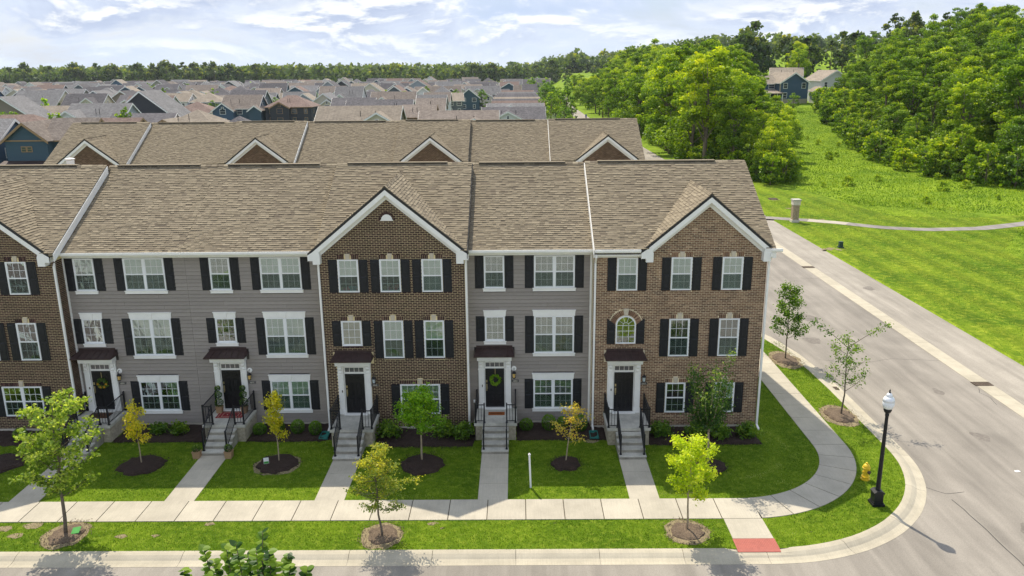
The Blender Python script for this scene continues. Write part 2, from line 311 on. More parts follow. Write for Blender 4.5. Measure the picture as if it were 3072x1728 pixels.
class MB:
    """collects faces; mesh() makes one mesh with auto UV in metres and a per-face 'tone'"""
    def __init__(s): s.v = []; s.f = []; s.t = []; s.mi = []; s.mats = []
    def mat(s, k):
        m = M[k] if isinstance(k, str) else k
        if m not in s.mats: s.mats.append(m)
        return s.mats.index(m)
    def face(s, pts, tone=.5, m=0):
        b = len(s.v); s.v.extend(pts); s.f.append(tuple(range(b, b+len(pts)))); s.t.append(tone); s.mi.append(m)
    def box(s, x0, x1, y0, y1, z0, z1, tone=.5, m=0, skip=''):
        b = len(s.v)
        s.v.extend([(x0, y0, z0), (x1, y0, z0), (x1, y1, z0), (x0, y1, z0), (x0, y0, z1), (x1, y0, z1), (x1, y1, z1), (x0, y1, z1)])
        F = {'f': (0, 1, 5, 4), 'b': (2, 3, 7, 6), 'l': (3, 0, 4, 7), 'r': (1, 2, 6, 5), 't': (4, 5, 6, 7), 'd': (3, 2, 1, 0)}
        for k, q in F.items():
            if k in skip: continue
            s.f.append(tuple(b+i for i in q)); s.t.append(tone); s.mi.append(m)
    def obox(s, O, U, V, N, w, h, t0, t1, tone=.5, m=0):
        """box on a plane: w along U, h along V, thickness t0 at v=0 and t1 at v=h; no back"""
        b = len(s.v); O, U, V, N = map(np.asarray, (O, U, V, N))
        p = [O, O+U*w, O+U*w+V*h, O+V*h]; q = [O+N*t0, O+U*w+N*t0, O+U*w+V*h+N*t1, O+V*h+N*t1]
        s.v.extend([tuple(x) for x in p+q])
        for k in ((4, 5, 6, 7), (0, 1, 5, 4), (3, 0, 4, 7), (1, 2, 6, 5)):
            s.f.append(tuple(b+i for i in k)); s.t.append(tone); s.mi.append(m)
    def prism(s, poly, axis, a, b, tone=.5, m=0):
        """extrude a 2-D polygon between a and b along axis"""
        def P(p, d):
            return {'x': (d, p[0], p[1]), 'y': (p[0], d, p[1]), 'z': (p[0], p[1], d)}[axis]
        n = len(poly); k = len(s.v)
        s.v.extend([P(p, a) for p in poly]+[P(p, b) for p in poly])
        fs = [tuple(k+i for i in range(n)), tuple(k+n+i for i in reversed(range(n)))]+[(k+i, k+n+i, k+n+(i+1) % n, k+(i+1) % n) for i in range(n)]
        for q in fs: s.f.append(q); s.t.append(tone); s.mi.append(m)
    def tube(s, pts, rad, sides=6, tone=.5, m=0, cap=True):
        pts = [Vector(p) for p in pts]; n = len(pts)
        if not isinstance(rad, (list, tuple)): rad = [rad]*n
        k = len(s.v); up = None
        for i, p in enumerate(pts):
            d = (pts[min(i+1, n-1)]-pts[max(i-1, 0)]).normalized()
            if up is None: up = Vector((0, 0, 1)) if abs(d.z) < .9 else Vector((1, 0, 0))
            a = d.cross(up).normalized(); c = a.cross(d).normalized(); up = c if abs(d.dot(c)) < .99 else up
            for j in range(sides):
                th = 2*math.pi*j/sides+math.pi/sides; q = p+(a*math.cos(th)+c*math.sin(th))*rad[i]; s.v.append(tuple(q))
        for i in range(n-1):
            for j in range(sides):
                s.f.append((k+i*sides+j, k+i*sides+(j+1) % sides, k+(i+1)*sides+(j+1) % sides, k+(i+1)*sides+j)); s.t.append(tone); s.mi.append(m)
        if cap:
            s.f.append(tuple(k+(n-1)*sides+j for j in range(sides))); s.t.append(tone); s.mi.append(m)
            s.f.append(tuple(k+j for j in reversed(range(sides)))); s.t.append(tone); s.mi.append(m)
    def lathe(s, prof, sides=12, c=(0, 0), tone=.5, m=0, caps=True):
        k = len(s.v); n = len(prof)
        for r, z in prof:
            for j in range(sides):
                th = 2*math.pi*j/sides; s.v.append((c[0]+r*math.cos(th), c[1]+r*math.sin(th), z))
        for i in range(n-1):
            for j in range(sides):
                s.f.append((k+i*sides+j, k+i*sides+(j+1) % sides, k+(i+1)*sides+(j+1) % sides, k+(i+1)*sides+j)); s.t.append(tone); s.mi.append(m)
        if caps:
            s.f.append(tuple(k+(n-1)*sides+j for j in range(sides))); s.t.append(tone); s.mi.append(m)
            s.f.append(tuple(k+j for j in reversed(range(sides)))); s.t.append(tone); s.mi.append(m)
    def mesh(s, name, mats=None, smooth=False, uv=False):
        me = bpy.data.meshes.new(name); me.from_pydata(s.v, [], s.f)
        for m in (mats or []): me.materials.append(M[m] if isinstance(m, str) else m)
        if not mats:
            for m in s.mats: me.materials.append(m)
        a = me.attributes.new('tone', 'FLOAT', 'FACE'); a.data.foreach_set('value', s.t)
        if any(s.mi): me.polygons.foreach_set('material_index', s.mi)
        if smooth: me.polygons.foreach_set('use_smooth', [True]*len(s.f))
        if uv:
            l = me.uv_layers.new(name='UV'); buf = []
            for p in me.polygons:
                n = p.normal; u = Vector((0, 0, 1)).cross(n)
                u = Vector((1, 0, 0)) if u.length < 1e-4 else u.normalized(); v = n.cross(u)
                for vi in p.vertices:
                    c = me.vertices[vi].co; buf += [c.dot(u), c.dot(v)]
            l.data.foreach_set('uv', buf)
        return me
    def obj(s, name, mats=None, parent=None, world=None, **k): return inst(name, s.mesh(name, mats, **k), parent, world)

def quads_mesh(name, V, tone, mat, nper=4):
    """V (n,nper,3) array of separate polygons"""
    n = len(V); me = bpy.data.meshes.new(name); me.vertices.add(n*nper); me.vertices.foreach_set('co', V.reshape(-1).astype(np.float32))
    me.loops.add(n*nper); me.loops.foreach_set('vertex_index', np.arange(n*nper, dtype=np.int32)); me.polygons.add(n)
    me.polygons.foreach_set('loop_start', np.arange(0, n*nper, nper, dtype=np.int32))
    me.materials.append(mat); a = me.attributes.new('tone', 'FLOAT', 'FACE'); a.data.foreach_set('value', np.clip(tone, 0, 1).astype(np.float32)); me.update(calc_edges=True); return me
def leaf_quads(C, size, up=.35, aspect=.7, r=None):
    """diamond leaves at centres C with random orientation"""
    r = r or rng; n = len(C); d = r.normal(size=(n, 3)); d /= np.linalg.norm(d, axis=1, keepdims=True)
    nn = r.normal(size=(n, 3)); nn[:, 2] = np.abs(nn[:, 2])+up; a = np.cross(d, nn); a /= np.linalg.norm(a, axis=1, keepdims=True)
    sz = (size*r.uniform(.6, 1.3, n))[:, None]
    return np.stack([C-d*sz*.5, C+a*sz*.5*aspect, C+d*sz*.5, C-a*sz*.5*aspect], 1)
def circle(cx, cy, r, a0, a1, n): return [(cx+r*math.cos(a0+(a1-a0)*i/n), cy+r*math.sin(a0+(a1-a0)*i/n)) for i in range(n+1)]
def smooth(a, b, x):
    t = np.clip((x-a)/(b-a), 0, 1); return t*t*(3-2*t)

# ================================================================== GROUND, STREETS, PAVEMENTS
NEARB = 29.45
def edge_x(y): return float(np.interp(y, [60, 82, 98, 115, 132, 160, 190, 215, 260, 400], [84, 68, 62, 66, 70, 76, 83, 92, 108, 150]))
def hz(x, y):
    r1 = 6*smooth(110, 240, y)+7*smooth(255, 420, y); r1 = r1*smooth(34, 62, x)
    d = max(0.0, x-edge_x(y)); hill = 15*smooth(0, 75, d)*smooth(20, 110, y)
    base = 0.0
    if x < 29.4 and y < 57.0 and x > -140: base = -.4
    return float(r1+hill+base)
xs = sorted(set([-1800, -1200, -800, -500, -300, -200, -140.1, -140, -100, -60, -20, 0, 15, 25, 29.3, 29.5, 31, 34, 38, 42]+list(range(46, 200, 5))+[220, 260, 320, 400, 520, 700, 1000, 1500, 2200]))
ys = sorted(set([-300, -100, -60, -20, 0, 20, 40, 56.9, 57.1, 60]+list(range(65, 300, 6))+[320, 350, 400, 460, 540, 650, 800, 1100, 1600, 2300, 3200, 4500]))
g = MB(); idx = {}
for j, y in enumerate(ys):
    for i, x in enumerate(xs): idx[i, j] = len(g.v); g.v.append((x, y, hz(x, y)))
for j in range(len(ys)-1):
    for i in range(len(xs)-1):
        g.f.append((idx[i, j], idx[i+1, j], idx[i+1, j+1], idx[i, j+1])); g.t.append(.5); g.mi.append(0)
tag(g.obj('ground', ['meadow'], smooth=True), kind='structure')
def sheet(name, poly, z, mat, parent=None):
    m = MB(); m.face([(x, y, z) for x, y in poly]); o = m.obj(name, [mat], parent)
    if parent is None: tag(o, kind='structure')
    return o
def offset(pl, d):
    out = []
    for i, (x, y) in enumerate(pl):
        a = pl[max(i-1, 0)]; b = pl[min(i+1, len(pl)-1)]; dx, dy = b[0]-a[0], b[1]-a[1]; L = math.hypot(dx, dy); out.append((x+dy/L*d, y-dx/L*d))
    return out
def resample(pl, step):
    out = [pl[0]]; acc = 0; ts = [0]
    for a, b in zip(pl, pl[1:]): ts.append(ts[-1]+math.dist(a, b))
    n = max(1, round(ts[-1]/step)); X = [p[0] for p in pl]; Y = [p[1] for p in pl]
    return [(float(np.interp(ts[-1]*i/n, ts, X)), float(np.interp(ts[-1]*i/n, ts, Y))) for i in range(n+1)]
street = sheet('street', [(-90, -70), (25.1, -70), (25.1, 57.05), (-90, 57.05)], -.12, 'asphalt')
lane = sheet('parking_lane', [(26.0, -70), (29.42, -70), (29.42, 54), (29.42, 57.05), (26.0, 57.05)], -.112, 'asphalt2')
rb = tag(bpy.data.objects.new('gutter_ribbon', None), kind='structure'); link(rb)
for k in range(43):
    m = MB(); y0 = -65+k*2.85; m.box(25.08, 26.02, y0, y0+2.835, -.2, -.104+.004*random.random(), skip='d'); m.obj('concrete_slab', ['curb'], rb)
sheet('road_beyond', [(20.5, 57.05), (29.3, 57.05), (28.6, 90), (28.2, 150), (26.4, 250), (26.9, 335), (30, 425), (36, 566), (48, 800), (43, 800), (31, 560), (25, 425), (22, 335), (21.4, 250), (20.5, 150)], .012, 'asphalt2')
# lawn inside the curb
cin = [(-90, -10.75), (9, -10.75)]+circle(9, -2.95, 7.8, -math.pi/2, 0, 18)[1:]+[(16.8, 4), (16.7, 7), (16.4, 10), (15.7, 13.2), (14.2, 16), (11.5, 17.6), (8, 18), (-90, 18)]
lawn = sheet('front_lawn', cin, 0.0, 'lawn')
# rolled curb in cast lengths
cb = tag(bpy.data.objects.new('curb', None), kind='structure'); link(cb)
cr = resample(cin[:-1]+[(-20, 18)], .5)
prof = [(-.02, -.25), (-.02, .012), (.10, .012), (.22, -.004), (.34, -.055), (.42, -.098), (.60, -.118), (.78, -.112), (.78, -.25)]
per = 6
for s0 in range(0, len(cr)-1, per):
    seg = cr[s0:s0+per+1]
    if len(seg) < 2: continue
    m = MB(); nsec = len(seg); offs = []
    for i in range(nsec):
        gi = s0+i; a = cr[max(gi-1, 0)]; b = cr[min(gi+1, len(cr)-1)]; dx, dy = b[0]-a[0], b[1]-a[1]; L = math.hypot(dx, dy); n = (dy/L, -dx/L); t = (dx/L, dy/L)
        x, y = cr[gi]
        e = .008 if i == 0 else (-.008 if i == nsec-1 else 0)
        low = 1.0 if not (7.6 < x < 9.8 and y < -10) else .0
        offs.append([(x+n[0]*p[0]+t[0]*e, y+n[1]*p[0]+t[1]*e, p[1] if (low or p[1] < -.1) else min(p[1], -.035)) for p in prof])
    for i in range(nsec-1):
        for j in range(len(prof)-1): m.face([offs[i][j], offs[i][j+1], offs[i+1][j+1], offs[i+1][j]])
    m.face(offs[0]); m.face(list(reversed(offs[-1])))
    m.obj('curb_segment', ['curb'], cb)
# sidewalk of cast slabs
sw = tag(bpy.data.objects.new('sidewalk', None), kind='structure'); link(sw)
for nm_, pl_ in (('bedding', [(-50, -8.73), (9.38, -8.73), (9.38, -7.27), (-50, -7.27)]), ('bedding', circle(8.8, -2.5, 4.77, -math.pi/2+.09, 0, 16)+circle(8.8, -2.5, 6.23, 0, -math.pi/2+.09, 16)), ('bedding', [(13.57, -2.5), (15.03, -2.5), (15.0, 13), (13.57, 13)])):
    sheet(nm_, pl_, .007, 'gravelbed', sw)
def slab(poly, z=.024, name='paving_slab', mat='concrete', parent=None, zb=-.1):
    m = MB(); m.prism(poly, 'z', zb, z); return m.obj(name, [mat], parent or sw)
x = 9.36; edges = []
while x > -48: edges.append(x); x -= 1.51
for a, b in zip(edges, edges[1:]): slab([(b+.018, -8.75), (a-.018, -8.75), (a-.018, -7.25), (b+.018, -7.25)], .024+.003*random.random())
na = 7
for k in range(na):
    a0 = -math.pi/2+.095+(math.pi/2-.095)*k/na; a1 = -math.pi/2+.095+(math.pi/2-.095)*(k+1)/na
    slab(circle(8.8, -2.5, 4.75, a0+.003, a1-.003, 4)+circle(8.8, -2.5, 6.25, a1-.003, a0+.003, 4), .024+.003*random.random())
yy = -2.5
while yy < 13: slab([(13.55, yy+.012), (15.05, yy+.012), (15.05-.02*max(0, yy-8), yy+1.488), (13.55, yy+1.488)], .024+.003*random.random()); yy += 1.5
slab([(7.9, -10.12), (9.4, -10.12), (9.37, -8.77), (7.9, -8.77)], .020)
rp = tag(bpy.data.objects.new('tactile_ramp', None), kind='structure'); link(rp)
m = MB(); m.prism([(-10.93, -.2), (-10.14, -.2), (-10.14, .022), (-10.76, .012), (-10.93, -.012)], 'x', 7.88, 9.42); pr = m.obj('paving_slab', ['ramp'], rp)
m = MB()
for i in range(24):
    for j in range(9):
        X = 7.94+i*.0625; Y = -10.74+j*.065; z = .012+(Y+10.76)*.016; m.box(X, X+.024, Y, Y+.024, z, z+.007, skip='d')
tag(m.obj('tactile_domes', ['ramp'], rp), kind='stuff')
# drain grates and inlets
def grate(x, y, label, w=.55, d=.45, z=-.10):
    m = MB(); m.box(-w/2, w/2, -d/2, d/2, -.02, .0)
    for i in range(7): m.box(-w/2+.03+i*w/7.4, -w/2+.06+i*w/7.4, -d/2+.03, d/2-.03, 0, .02)
    o = m.obj('storm_drain', ['rust']); Wm[o.name] = T(x, y, z); o.matrix_basis = T(x, y, z); return tag(o, label, 'drain grate', 'storm drain grates')
grate(17.16, 4.5, 'rusty storm drain grate set in the rolled curb beside the sparse street tree', z=-.095)
grate(25.5, 5.0, 'rusty storm drain grate in the concrete ribbon, nearest the camera', 1.0, .55, -.085)
grate(25.5, 32.1, 'rusty storm drain grate in the concrete ribbon, farther up the road', 1.0, .6, -.085)
# cracks
def crack(pts, w=.012, z=-.116):
    m = MB(); p2 = []
    for a, b in zip(pts, pts[1:]):
        n = max(2, int(math.dist(a, b)/.35))
        for i in range(n): t = i/n; p2.append((a[0]+(b[0]-a[0])*t+random.uniform(-.03, .03), a[1]+(b[1]-a[1])*t+random.uniform(-.03, .03)))
    p2.append(pts[-1]); L = offset(p2, w); Rr = offset(p2, -w)
    for i in range(len(p2)-1): m.face([(*L[i], z), (*L[i+1], z), (*Rr[i+1], z), (*Rr[i], z)])
    return m.obj('crack', ['tar'], street)
crack([(16.9, -6.2), (17.5, -6.75), (18.3, -6.6)]); crack([(17.5, -7.2), (17.62, -9.9), (17.7, -12.4), (17.5, -16)], .016)
crack([(24.98, 4.4), (24.7, 3.8), (24.9, 3.1), (24.7, 2.2)], .012); crack([(19.5, 22), (21.5, 23.2), (23, 22.6)], .008)
crack([(18.0, 9), (20.5, 8.4), (22.4, 9.1), (25.0, 8.7)], .008); crack([(26.1, 18), (27.5, 18.4), (29.3, 18.1)], .007); crack([(17.7, 28), (21, 28.6), (24.9, 28.2)], .009); crack([(26.1, 3), (28, 3.3), (29.3, 3.0)], .007); crack([(-10, -12.5), (-3, -12.9), (4, -12.6), (9.5, -13.1)], .006)
for i_, (px_, py_, r_) in enumerate(((18.9, 12.5, .5), (21.8, -1.5, .35), (20.3, 17.5, .6), (22.6, 4.0, .25), (19.2, -9.5, .3), (27.8, 25, .4))):
    m = MB(); m.face([(px_+r_*(1+.25*math.sin(3*t+i_))*math.cos(t), py_+1.6*r_*(1+.25*math.cos(2*t+i_))*math.sin(t), -.1165 if px_ < 26 else -.108) for t in np.linspace(0, 2*math.pi, 15)[:-1]]); m.obj('stain', ['oilstain'], street)
# path on the right
cl = [(19.5, 56.6), (24, 56.2), (29, 55.7), (33, 53.9), (35.8, 52.3), (39.4, 49.3), (43.5, 47.9), (49.7, 48.4), (56, 51), (64, 56), (75, 62), (95, 70)]
clr = resample(cl, 1.4); Lp, Rp = offset(clr, .85), offset(clr, -.85); pm = MB()
for i in range(len(clr)-1):
    if not (32.6 < clr[i][0] < 36.4): pm.face([(*Lp[i], .028), (*Lp[i+1], .028), (*Rp[i+1], .028), (*Rp[i], .028)])
tag(pm.obj('path', ['asphalt3']), kind='structure')
pm = MB()
for i in range(len(clr)-1):
    if 32.6 < clr[i][0] < 36.4: pm.face([(*Lp[i], .03), (*Lp[i+1], .03), (*Rp[i+1], .03), (*Rp[i], .03)])
tag(pm.obj('path_concrete', ['concrete']), kind='structure')
# mown verge to the right of the road, draped flat
sheet('mown_grass', [(29.5, -70), (60, -70), (56, 10), (45, 32), (46, 38), (52, 46), (60, 52), (58, 56), (50, 54.5), (44, 56.5), (42, 64), (41, 78), (36, 90), (29.5, 92)], .010, 'mown')
sheet('alley', [(-90, 22), (11, 22), (14, 18.2), (15, 26), (12, 30), (-90, 30)], -.10, 'asphalt')

# ================================================================== TOWNHOUSES
BW, BH, GAP = .214, .064, .019
class Unit:
    def __init__(s, x0, x1, yf, label, group, roofmat='shingle', Y=0):
        s.x0, s.x1, s.yf, s.Y = x0, x1, yf, Y
        s.root = empty('townhouse', ((x0+x1)/2, yf+Y, 0), label, 'townhouse', group)
        s.dz = .12 if yf < -.1 else 0.0; s.open = []; s.bricks = []; s.stuff = MB(); s.sh = []
ZE, ZR, SL = 8.80, 12.08, .551
def ridge_y(yf): return yf-.35+(ZR-ZE)/SL
def roof_z(u, y): ye = u.yf+u.Y-.35; return ZE+u.dz+(y-ye)*SL
def body(u, mat, roofmat='shingle', gab=None, ext=(0, 0)):
    X0, X1 = u.x0-ext[0], u.x1+ext[1]; u.rx = (X0, X1)
    ZE, ZR = 8.80+u.dz, 12.08+u.dz*.8; yf = u.yf+u.Y; ye = yf-.35; yr = ye+(ZR-ZE)/SL; yb = u.Y+11.7; zb = ZR-(yb+.35-yr)*SL
    m = MB(); m.prism([(yf, 0), (yf, ZE-.04), (yr, ZR-.2), (yb, zb-.0), (yb, 0)], 'x', u.x0+.004, u.x1-.004)
    m.obj('wall', [mat], u.root)
    m = MB(); m.prism([(yf-.02, -.1), (yf+.3, -.1), (yf+.3, .17), (yf-.02, .17)], 'x', u.x0+.006, u.x1-.006); m.obj('foundation', ['foundation'], u.root)
    m = MB(); th = .13
    m.prism([(ye, ZE), (yr, ZR), (yb+.35, zb), (yb+.35, zb-th), (yr, ZR-th-.03), (ye, ZE-th)], 'x', X0, X1)
    if gab:
        m = MB(); gx, gz, hr = gab; yc = yf+.03; full = lambda a, b: m.prism([(ye, ZE), (yr, ZR), (yb+.35, zb), (yb+.35, zb-th), (yr, ZR-th-.03), (ye, ZE-th)], 'x', a, b)
        a, b = max(gx-hr, X0+.001), min(gx+hr, X1-.001)
        if a-X0 > .05: full(X0, a)
        if X1-b > .05: full(b, X1)
        m.prism([(yc, ZE+(yc-ye)*SL), (yr, ZR), (yb+.35, zb), (yb+.35, zb-th), (yr, ZR-th-.03), (yc, ZE+(yc-ye)*SL-th)], 'x', a, b)
    u.roof = m.obj('roof', [roofmat], u.root, uv=True)
    return ye, yr
def rake(u, x, side, mt='white'):
    """white rake board + dark flashing on the exposed step of a higher roof"""
    ZE, ZR = 8.80+u.dz, 12.08+u.dz*.8; yf = u.yf+u.Y; ye = yf-.37; yr = ye+(ZR-ZE)/SL+.02; a = x if side > 0 else x-.035
    m = MB(); m.prism([(ye, ZE-.40), (ye, ZE-.035), (yr, ZR-.035), (yr, ZR-.40)], 'x', a, a+.035); m.obj('rake_board', [mt], u.root)
def ridgecap(u, mat='shingle'):
    ZR = 12.08+u.dz*.8; yr = ridge_y(u.yf)+u.Y; m = MB(); x = u.x0
    while x < u.x1-.05:
        w = min(.28, u.x1-x); t = random.random(); m.obox((x, yr-.16, ZR-.16*SL+.02), (1, 0, 0), (0, .876, .482), (0, -.482, .876), w-.01, .19, .035, .03, t); m.obox((x, yr, ZR+.02), (1, 0, 0), (0, .876, -.482), (0, .482, .876), w-.01, .19, .03, .035, t); x += .28
    tag(m.obj('ridge_cap', [mat], u.root), kind='stuff')
    n = 1 if u.x1-u.x0 < 7 else 1
    L = (u.x1-u.x0)*.42; c = (u.x0+u.x1)/2; m = MB(); m.box(c-L, c+L*.8, yr-.17, yr+.17, ZR+.0, ZR+.065); m.obj('ridge_vent', ['shingle' if mat == 'shingle' else mat], u.root, uv=True)
    m = MB(); m.box(c-L+.02, c+L*.8-.02, yr-.176, yr-.168, ZR+.005, ZR+.035); m.obj('vent_slot', ['rubber'], u.root)
SHW = [.15, .20, .25, .32]
def shingles(u, O, U, V, N, width, length, keep, exp=.142):
    O, U, V, N = map(np.array, (O, U, V, N)); nr = int(length/exp)+1; band = 0
    for r in range(nr):
        v = r*exp; x = -random.random()*.3; dark = random.random()*.12
        while x < width:
            w = random.choice(SHW); a = max(x, 0); b = min(x+w, width)
            if b-a > .04 and keep(O+U*((a+b)/2)+V*v):
                lam = random.random() < .5
                t = min(1, max(0, random.betavariate(6, 5.4)-dark*.6+(.08 if lam else -.07)))
                full = (b-a) > w-1e-6
                u.sh.append((O+U*a+V*v, U, V, N, b-a, w if full else 0, t, .034 if lam else .018))
            x += w
_shm = {}
def sh_mesh(w, ti, th, mat):
    k = (w, ti, th, mat)
    if k not in _shm:
        m = MB(); m.obox((0, 0, 0), (1, 0, 0), (0, 1, 0), (0, 0, 1), w, .155, th, .002, ti/7); _shm[k] = m.mesh('shingle', [mat])
    return _shm[k]
def place_shingles(u, mat='shingle', n=300):
    d = [(np.linalg.norm(s[0]-np.array(CAM)), i) for i, s in enumerate(u.sh) if s[5]]; d.sort(); own = set(i for _, i in d[:n]); m = MB()
    for i, (P, U, V, N, w, wf, t, th) in enumerate(u.sh):
        if i in own:
            Wd = Matrix(((U[0], V[0], N[0], P[0]), (U[1], V[1], N[1], P[1]), (U[2], V[2], N[2], P[2]), (0, 0, 0, 1)))
            inst('shingle', sh_mesh(wf, round(t*7), th, mat), u.roof, Wd)
        else: m.obox(P, U, V, N, w, .155, th, .002, t)
    if m.f: tag(m.obj('shingles', [mat], u.roof), kind='stuff')
def main_shingles(u, xa=None, xb=None, gable=None):
    ZE, ZR = 8.80+u.dz, 12.08+u.dz*.8; yf = u.yf+u.Y; ye = yf-.35; c = math.cos(math.atan(SL)); s = math.sin(math.atan(SL)); L = (ZR-ZE)/s
    def keep(p):
        if gable:
            gx, gz, sl = gable
            if p[2] < gz-abs(p[0]-gx)*sl-.18: return False
        return True
    shingles(u, (u.rx[0], ye-.02, ZE-.01+.002), (1, 0, 0), (0, c, s), (0, -s, c), u.rx[1]-u.rx[0], L, keep)
def gable_roof(u, gx, gz, hr, mat='shingle'):
    """cross gable: roof chevron, shingles, fascia, soffit, frieze, returns, gable wall"""
    yf = u.yf+u.Y; y0 = yf-.32; sl = (gz-8.82)/hr; yint = yf-.35+(gz-ZE-u.dz)/SL; zf = 8.82
    th = .10; off = th*math.sqrt(1+sl*sl)
    m = MB(); m.prism([(gx-hr, zf), (gx, gz), (gx+hr, zf), (gx+hr, zf-off), (gx, gz-off), (gx-hr, zf-off)], 'y', y0, yint+.1)
    gr = m.obj('gable_roof', [mat], u.root, uv=True)
    def chev(o1, o2, ya, yb, name, mt, cut=0):
        m = MB(); m.prism([(gx-hr+cut, zf-o1+cut*sl), (gx, gz-o1), (gx+hr-cut, zf-o1+cut*sl), (gx+hr-cut, zf-o2+cut*sl), (gx, gz-o2), (gx-hr+cut, zf-o2+cut*sl)], 'y', ya, yb); return m.obj(name, [mt], u.root)
    chev(.015, off+.004, y0-.035, y0-.003, 'drip_edge', 'rubber')
    chev(off+.006, off+.25, y0-.030, y0+.03, 'fascia', 'white', .0)
    chev(off+.16, off+.19, y0+.03, yf+.02, 'soffit', 'white', .1)
    chev(off+.192, off+.47, yf-.075, yf-.02, 'frieze_board', 'white', .34)
    for sx in (-1, 1):
        m = MB(); a = gx+sx*hr; xs_ = sorted((a, a-sx*.55)); m.box(xs_[0], xs_[1], y0-.05, yf+.01, 8.47, 8.72); xs_ = sorted((a-sx*.22, a-sx*.55)); m.box(xs_[0], xs_[1], y0-.045, yf+.01, 8.30, 8.47)
        m.prism([(a, 8.72), (a-sx*.55, 8.72), (a-sx*.45, 8.72+.36*sl), (a-sx*.04, 8.75)] if sx < 0 else [(a-.55, 8.72), (a, 8.72), (a-.04, 8.75), (a-.45, 8.72+.36*sl)], 'y', y0-.04, yf)
        m.obj('cornice_return', ['white'], u.root)
    return gr, sl
def gable_wall(u, gx, gz, hr, mort):
    yf = u.yf+u.Y; sl = (gz-8.82)/hr; m = MB(); m.prism([(gx-hr+.15, 8.55), (gx+hr-.15, 8.55), (gx+hr-.15, 8.82), (gx, gz-.25), (gx-hr+.15, 8.82)], 'y', yf+.001, yf+4.0); m.obj('gable_wall', [mort], u.root)
def gable_shingles(u, gx, gz, hr, sl):
    yf = u.yf+u.Y; y0 = yf-.33; c, s = 1/math.sqrt(1+sl*sl), sl/math.sqrt(1+sl*sl); yint = yf-.35+(gz-ZE-u.dz)/SL
    def keep(p): return p[2] > roof_z(u, p[1])-.06
    L = math.hypot(hr, gz-8.82)
    shingles(u, (gx-hr, yint+.1, 8.83), (0, -1, 0), (c, 0, s), (-s, 0, c), yint-y0+.1, L-.05, keep)
    shingles(u, (gx+hr, y0, 8.83), (0, 1, 0), (-c, 0, s), (s, 0, c), yint-y0+.1, L-.05, keep)
    m = MB(); y = y0-.01
    while y < yint: 
        t = random.random()
        m.obox((gx-.15*c, y, gz-.15*s+.03), (0, 1, 0), (c, 0, s), (-s, 0, c), .27, .16, .03, .025, t) if 0 else None
        m.face([(gx-.16*c, y, gz-.16*s+.05), (gx-.16*c, y+.27, gz-.16*s+.035), (gx, y+.27, gz+.045), (gx, y, gz+.06)], t); m.face([(gx, y, gz+.06), (gx, y+.27, gz+.045), (gx+.16*c, y+.27, gz-.16*s+.035), (gx+.16*c, y, gz-.16*s+.05)], t); y += .27
    tag(m.obj('gable_ridge_cap', ['shingle'], u.root), kind='stuff')

def cutiv(a, b, holes):
    iv = [(a, b)]
    for h0, h1 in holes:
        nx = []
        for p, q in iv:
            if h1 <= p or h0 >= q: nx.append((p, q)); continue
            if h0 > p: nx.append((p, h0))
            if h1 < q: nx.append((h1, q))
        iv = nx
    return iv
def lay_bricks(u, x0, x1, z0, z1, top=None, arch=None):
    """running bond; top(z) -> (xa, xb) limits for the gable; arch=(cx, zc, r)"""
    p = BH+GAP; k = 0; z = z0
    while z < z1:
        zm = z+BH/2; a, b = (x0, x1) if top is None else top(zm)
        a = max(a, x0); b = min(b, x1)
        if b-a > .1:
            holes = [(h[0], h[1]) for h in u.open if h[2] < zm < h[3]]
            if arch:
                cx, zc, r = arch
                if zc <= zm < zc+r: w = math.sqrt(r*r-(zm-zc)**2); holes.append((cx-w, cx+w))
            for q0, q1 in cutiv(a, b, holes):
                x = x0+(0 if k % 2 else -(BW+GAP)/2)
                x += math.floor((q0-x)/(BW+GAP))*(BW+GAP)
                while x < q1:
                    s, e = max(x, q0), min(x+BW, q1)
                    if e-s > .03: u.bricks.append((s, e-s, z, min(1, max(0, random.betavariate(2, 2.3))), (e-s) > BW-1e-4))
                    x += BW+GAP
        z += p; k += 1
_bm = {}
def place_bricks(u, mat, n=300):
    yf = u.yf+u.Y; cand = sorted([(math.dist((b[0], yf, b[2]), CAM), i) for i, b in enumerate(u.bricks) if b[4]]); own = set(i for _, i in cand[:n]); m = u.stuff
    for i, (x, w, z, t, full) in enumerate(u.bricks):
        if i in own:
            k = (mat, round(t*9))
            if k not in _bm:
                q = MB(); q.box(0, BW, -.012, .004, 0, BH, k[1]/9, skip='b'); _bm[k] = q.mesh('brick', [mat])
            inst('brick', _bm[k], u.root, T(x, yf-.002*random.random(), z))
        else:
            d = .012+.003*random.random(); m.box(x, x+w, yf-d, yf+.004, z, z+BH, t, skip='b')
    if m.f: tag(m.obj('bricks', [mat], u.root), kind='stuff')
def siding(u, x0, x1, z0, z1):
    yf = u.yf+u.Y; z = z0; e = .181
    while z < z1:
        h = min(e+.012, z1-z+.012); holes = [(a, b) for a, b, c, d in u.open if c < z+e*.5 < d]
        for p, q in cutiv(x0, x1, holes):
            cuts = [p]; 
            if q-p > 3.2: cuts.append(p+random.uniform(1.2, q-p-1.2))
            cuts.append(q)
            for s, t in zip(cuts, cuts[1:]):
                if t-s < .02: continue
                m = MB(); tn = random.random(); m.prism([(yf-.042, z+.004), (yf-.016, z+e-.010), (yf+.002, z+e-.010), (yf+.002, z+.004)], 'x', s+.0025, t-.0025, tn); m.obj('siding_board', ['siding'], u.root)
        z += e

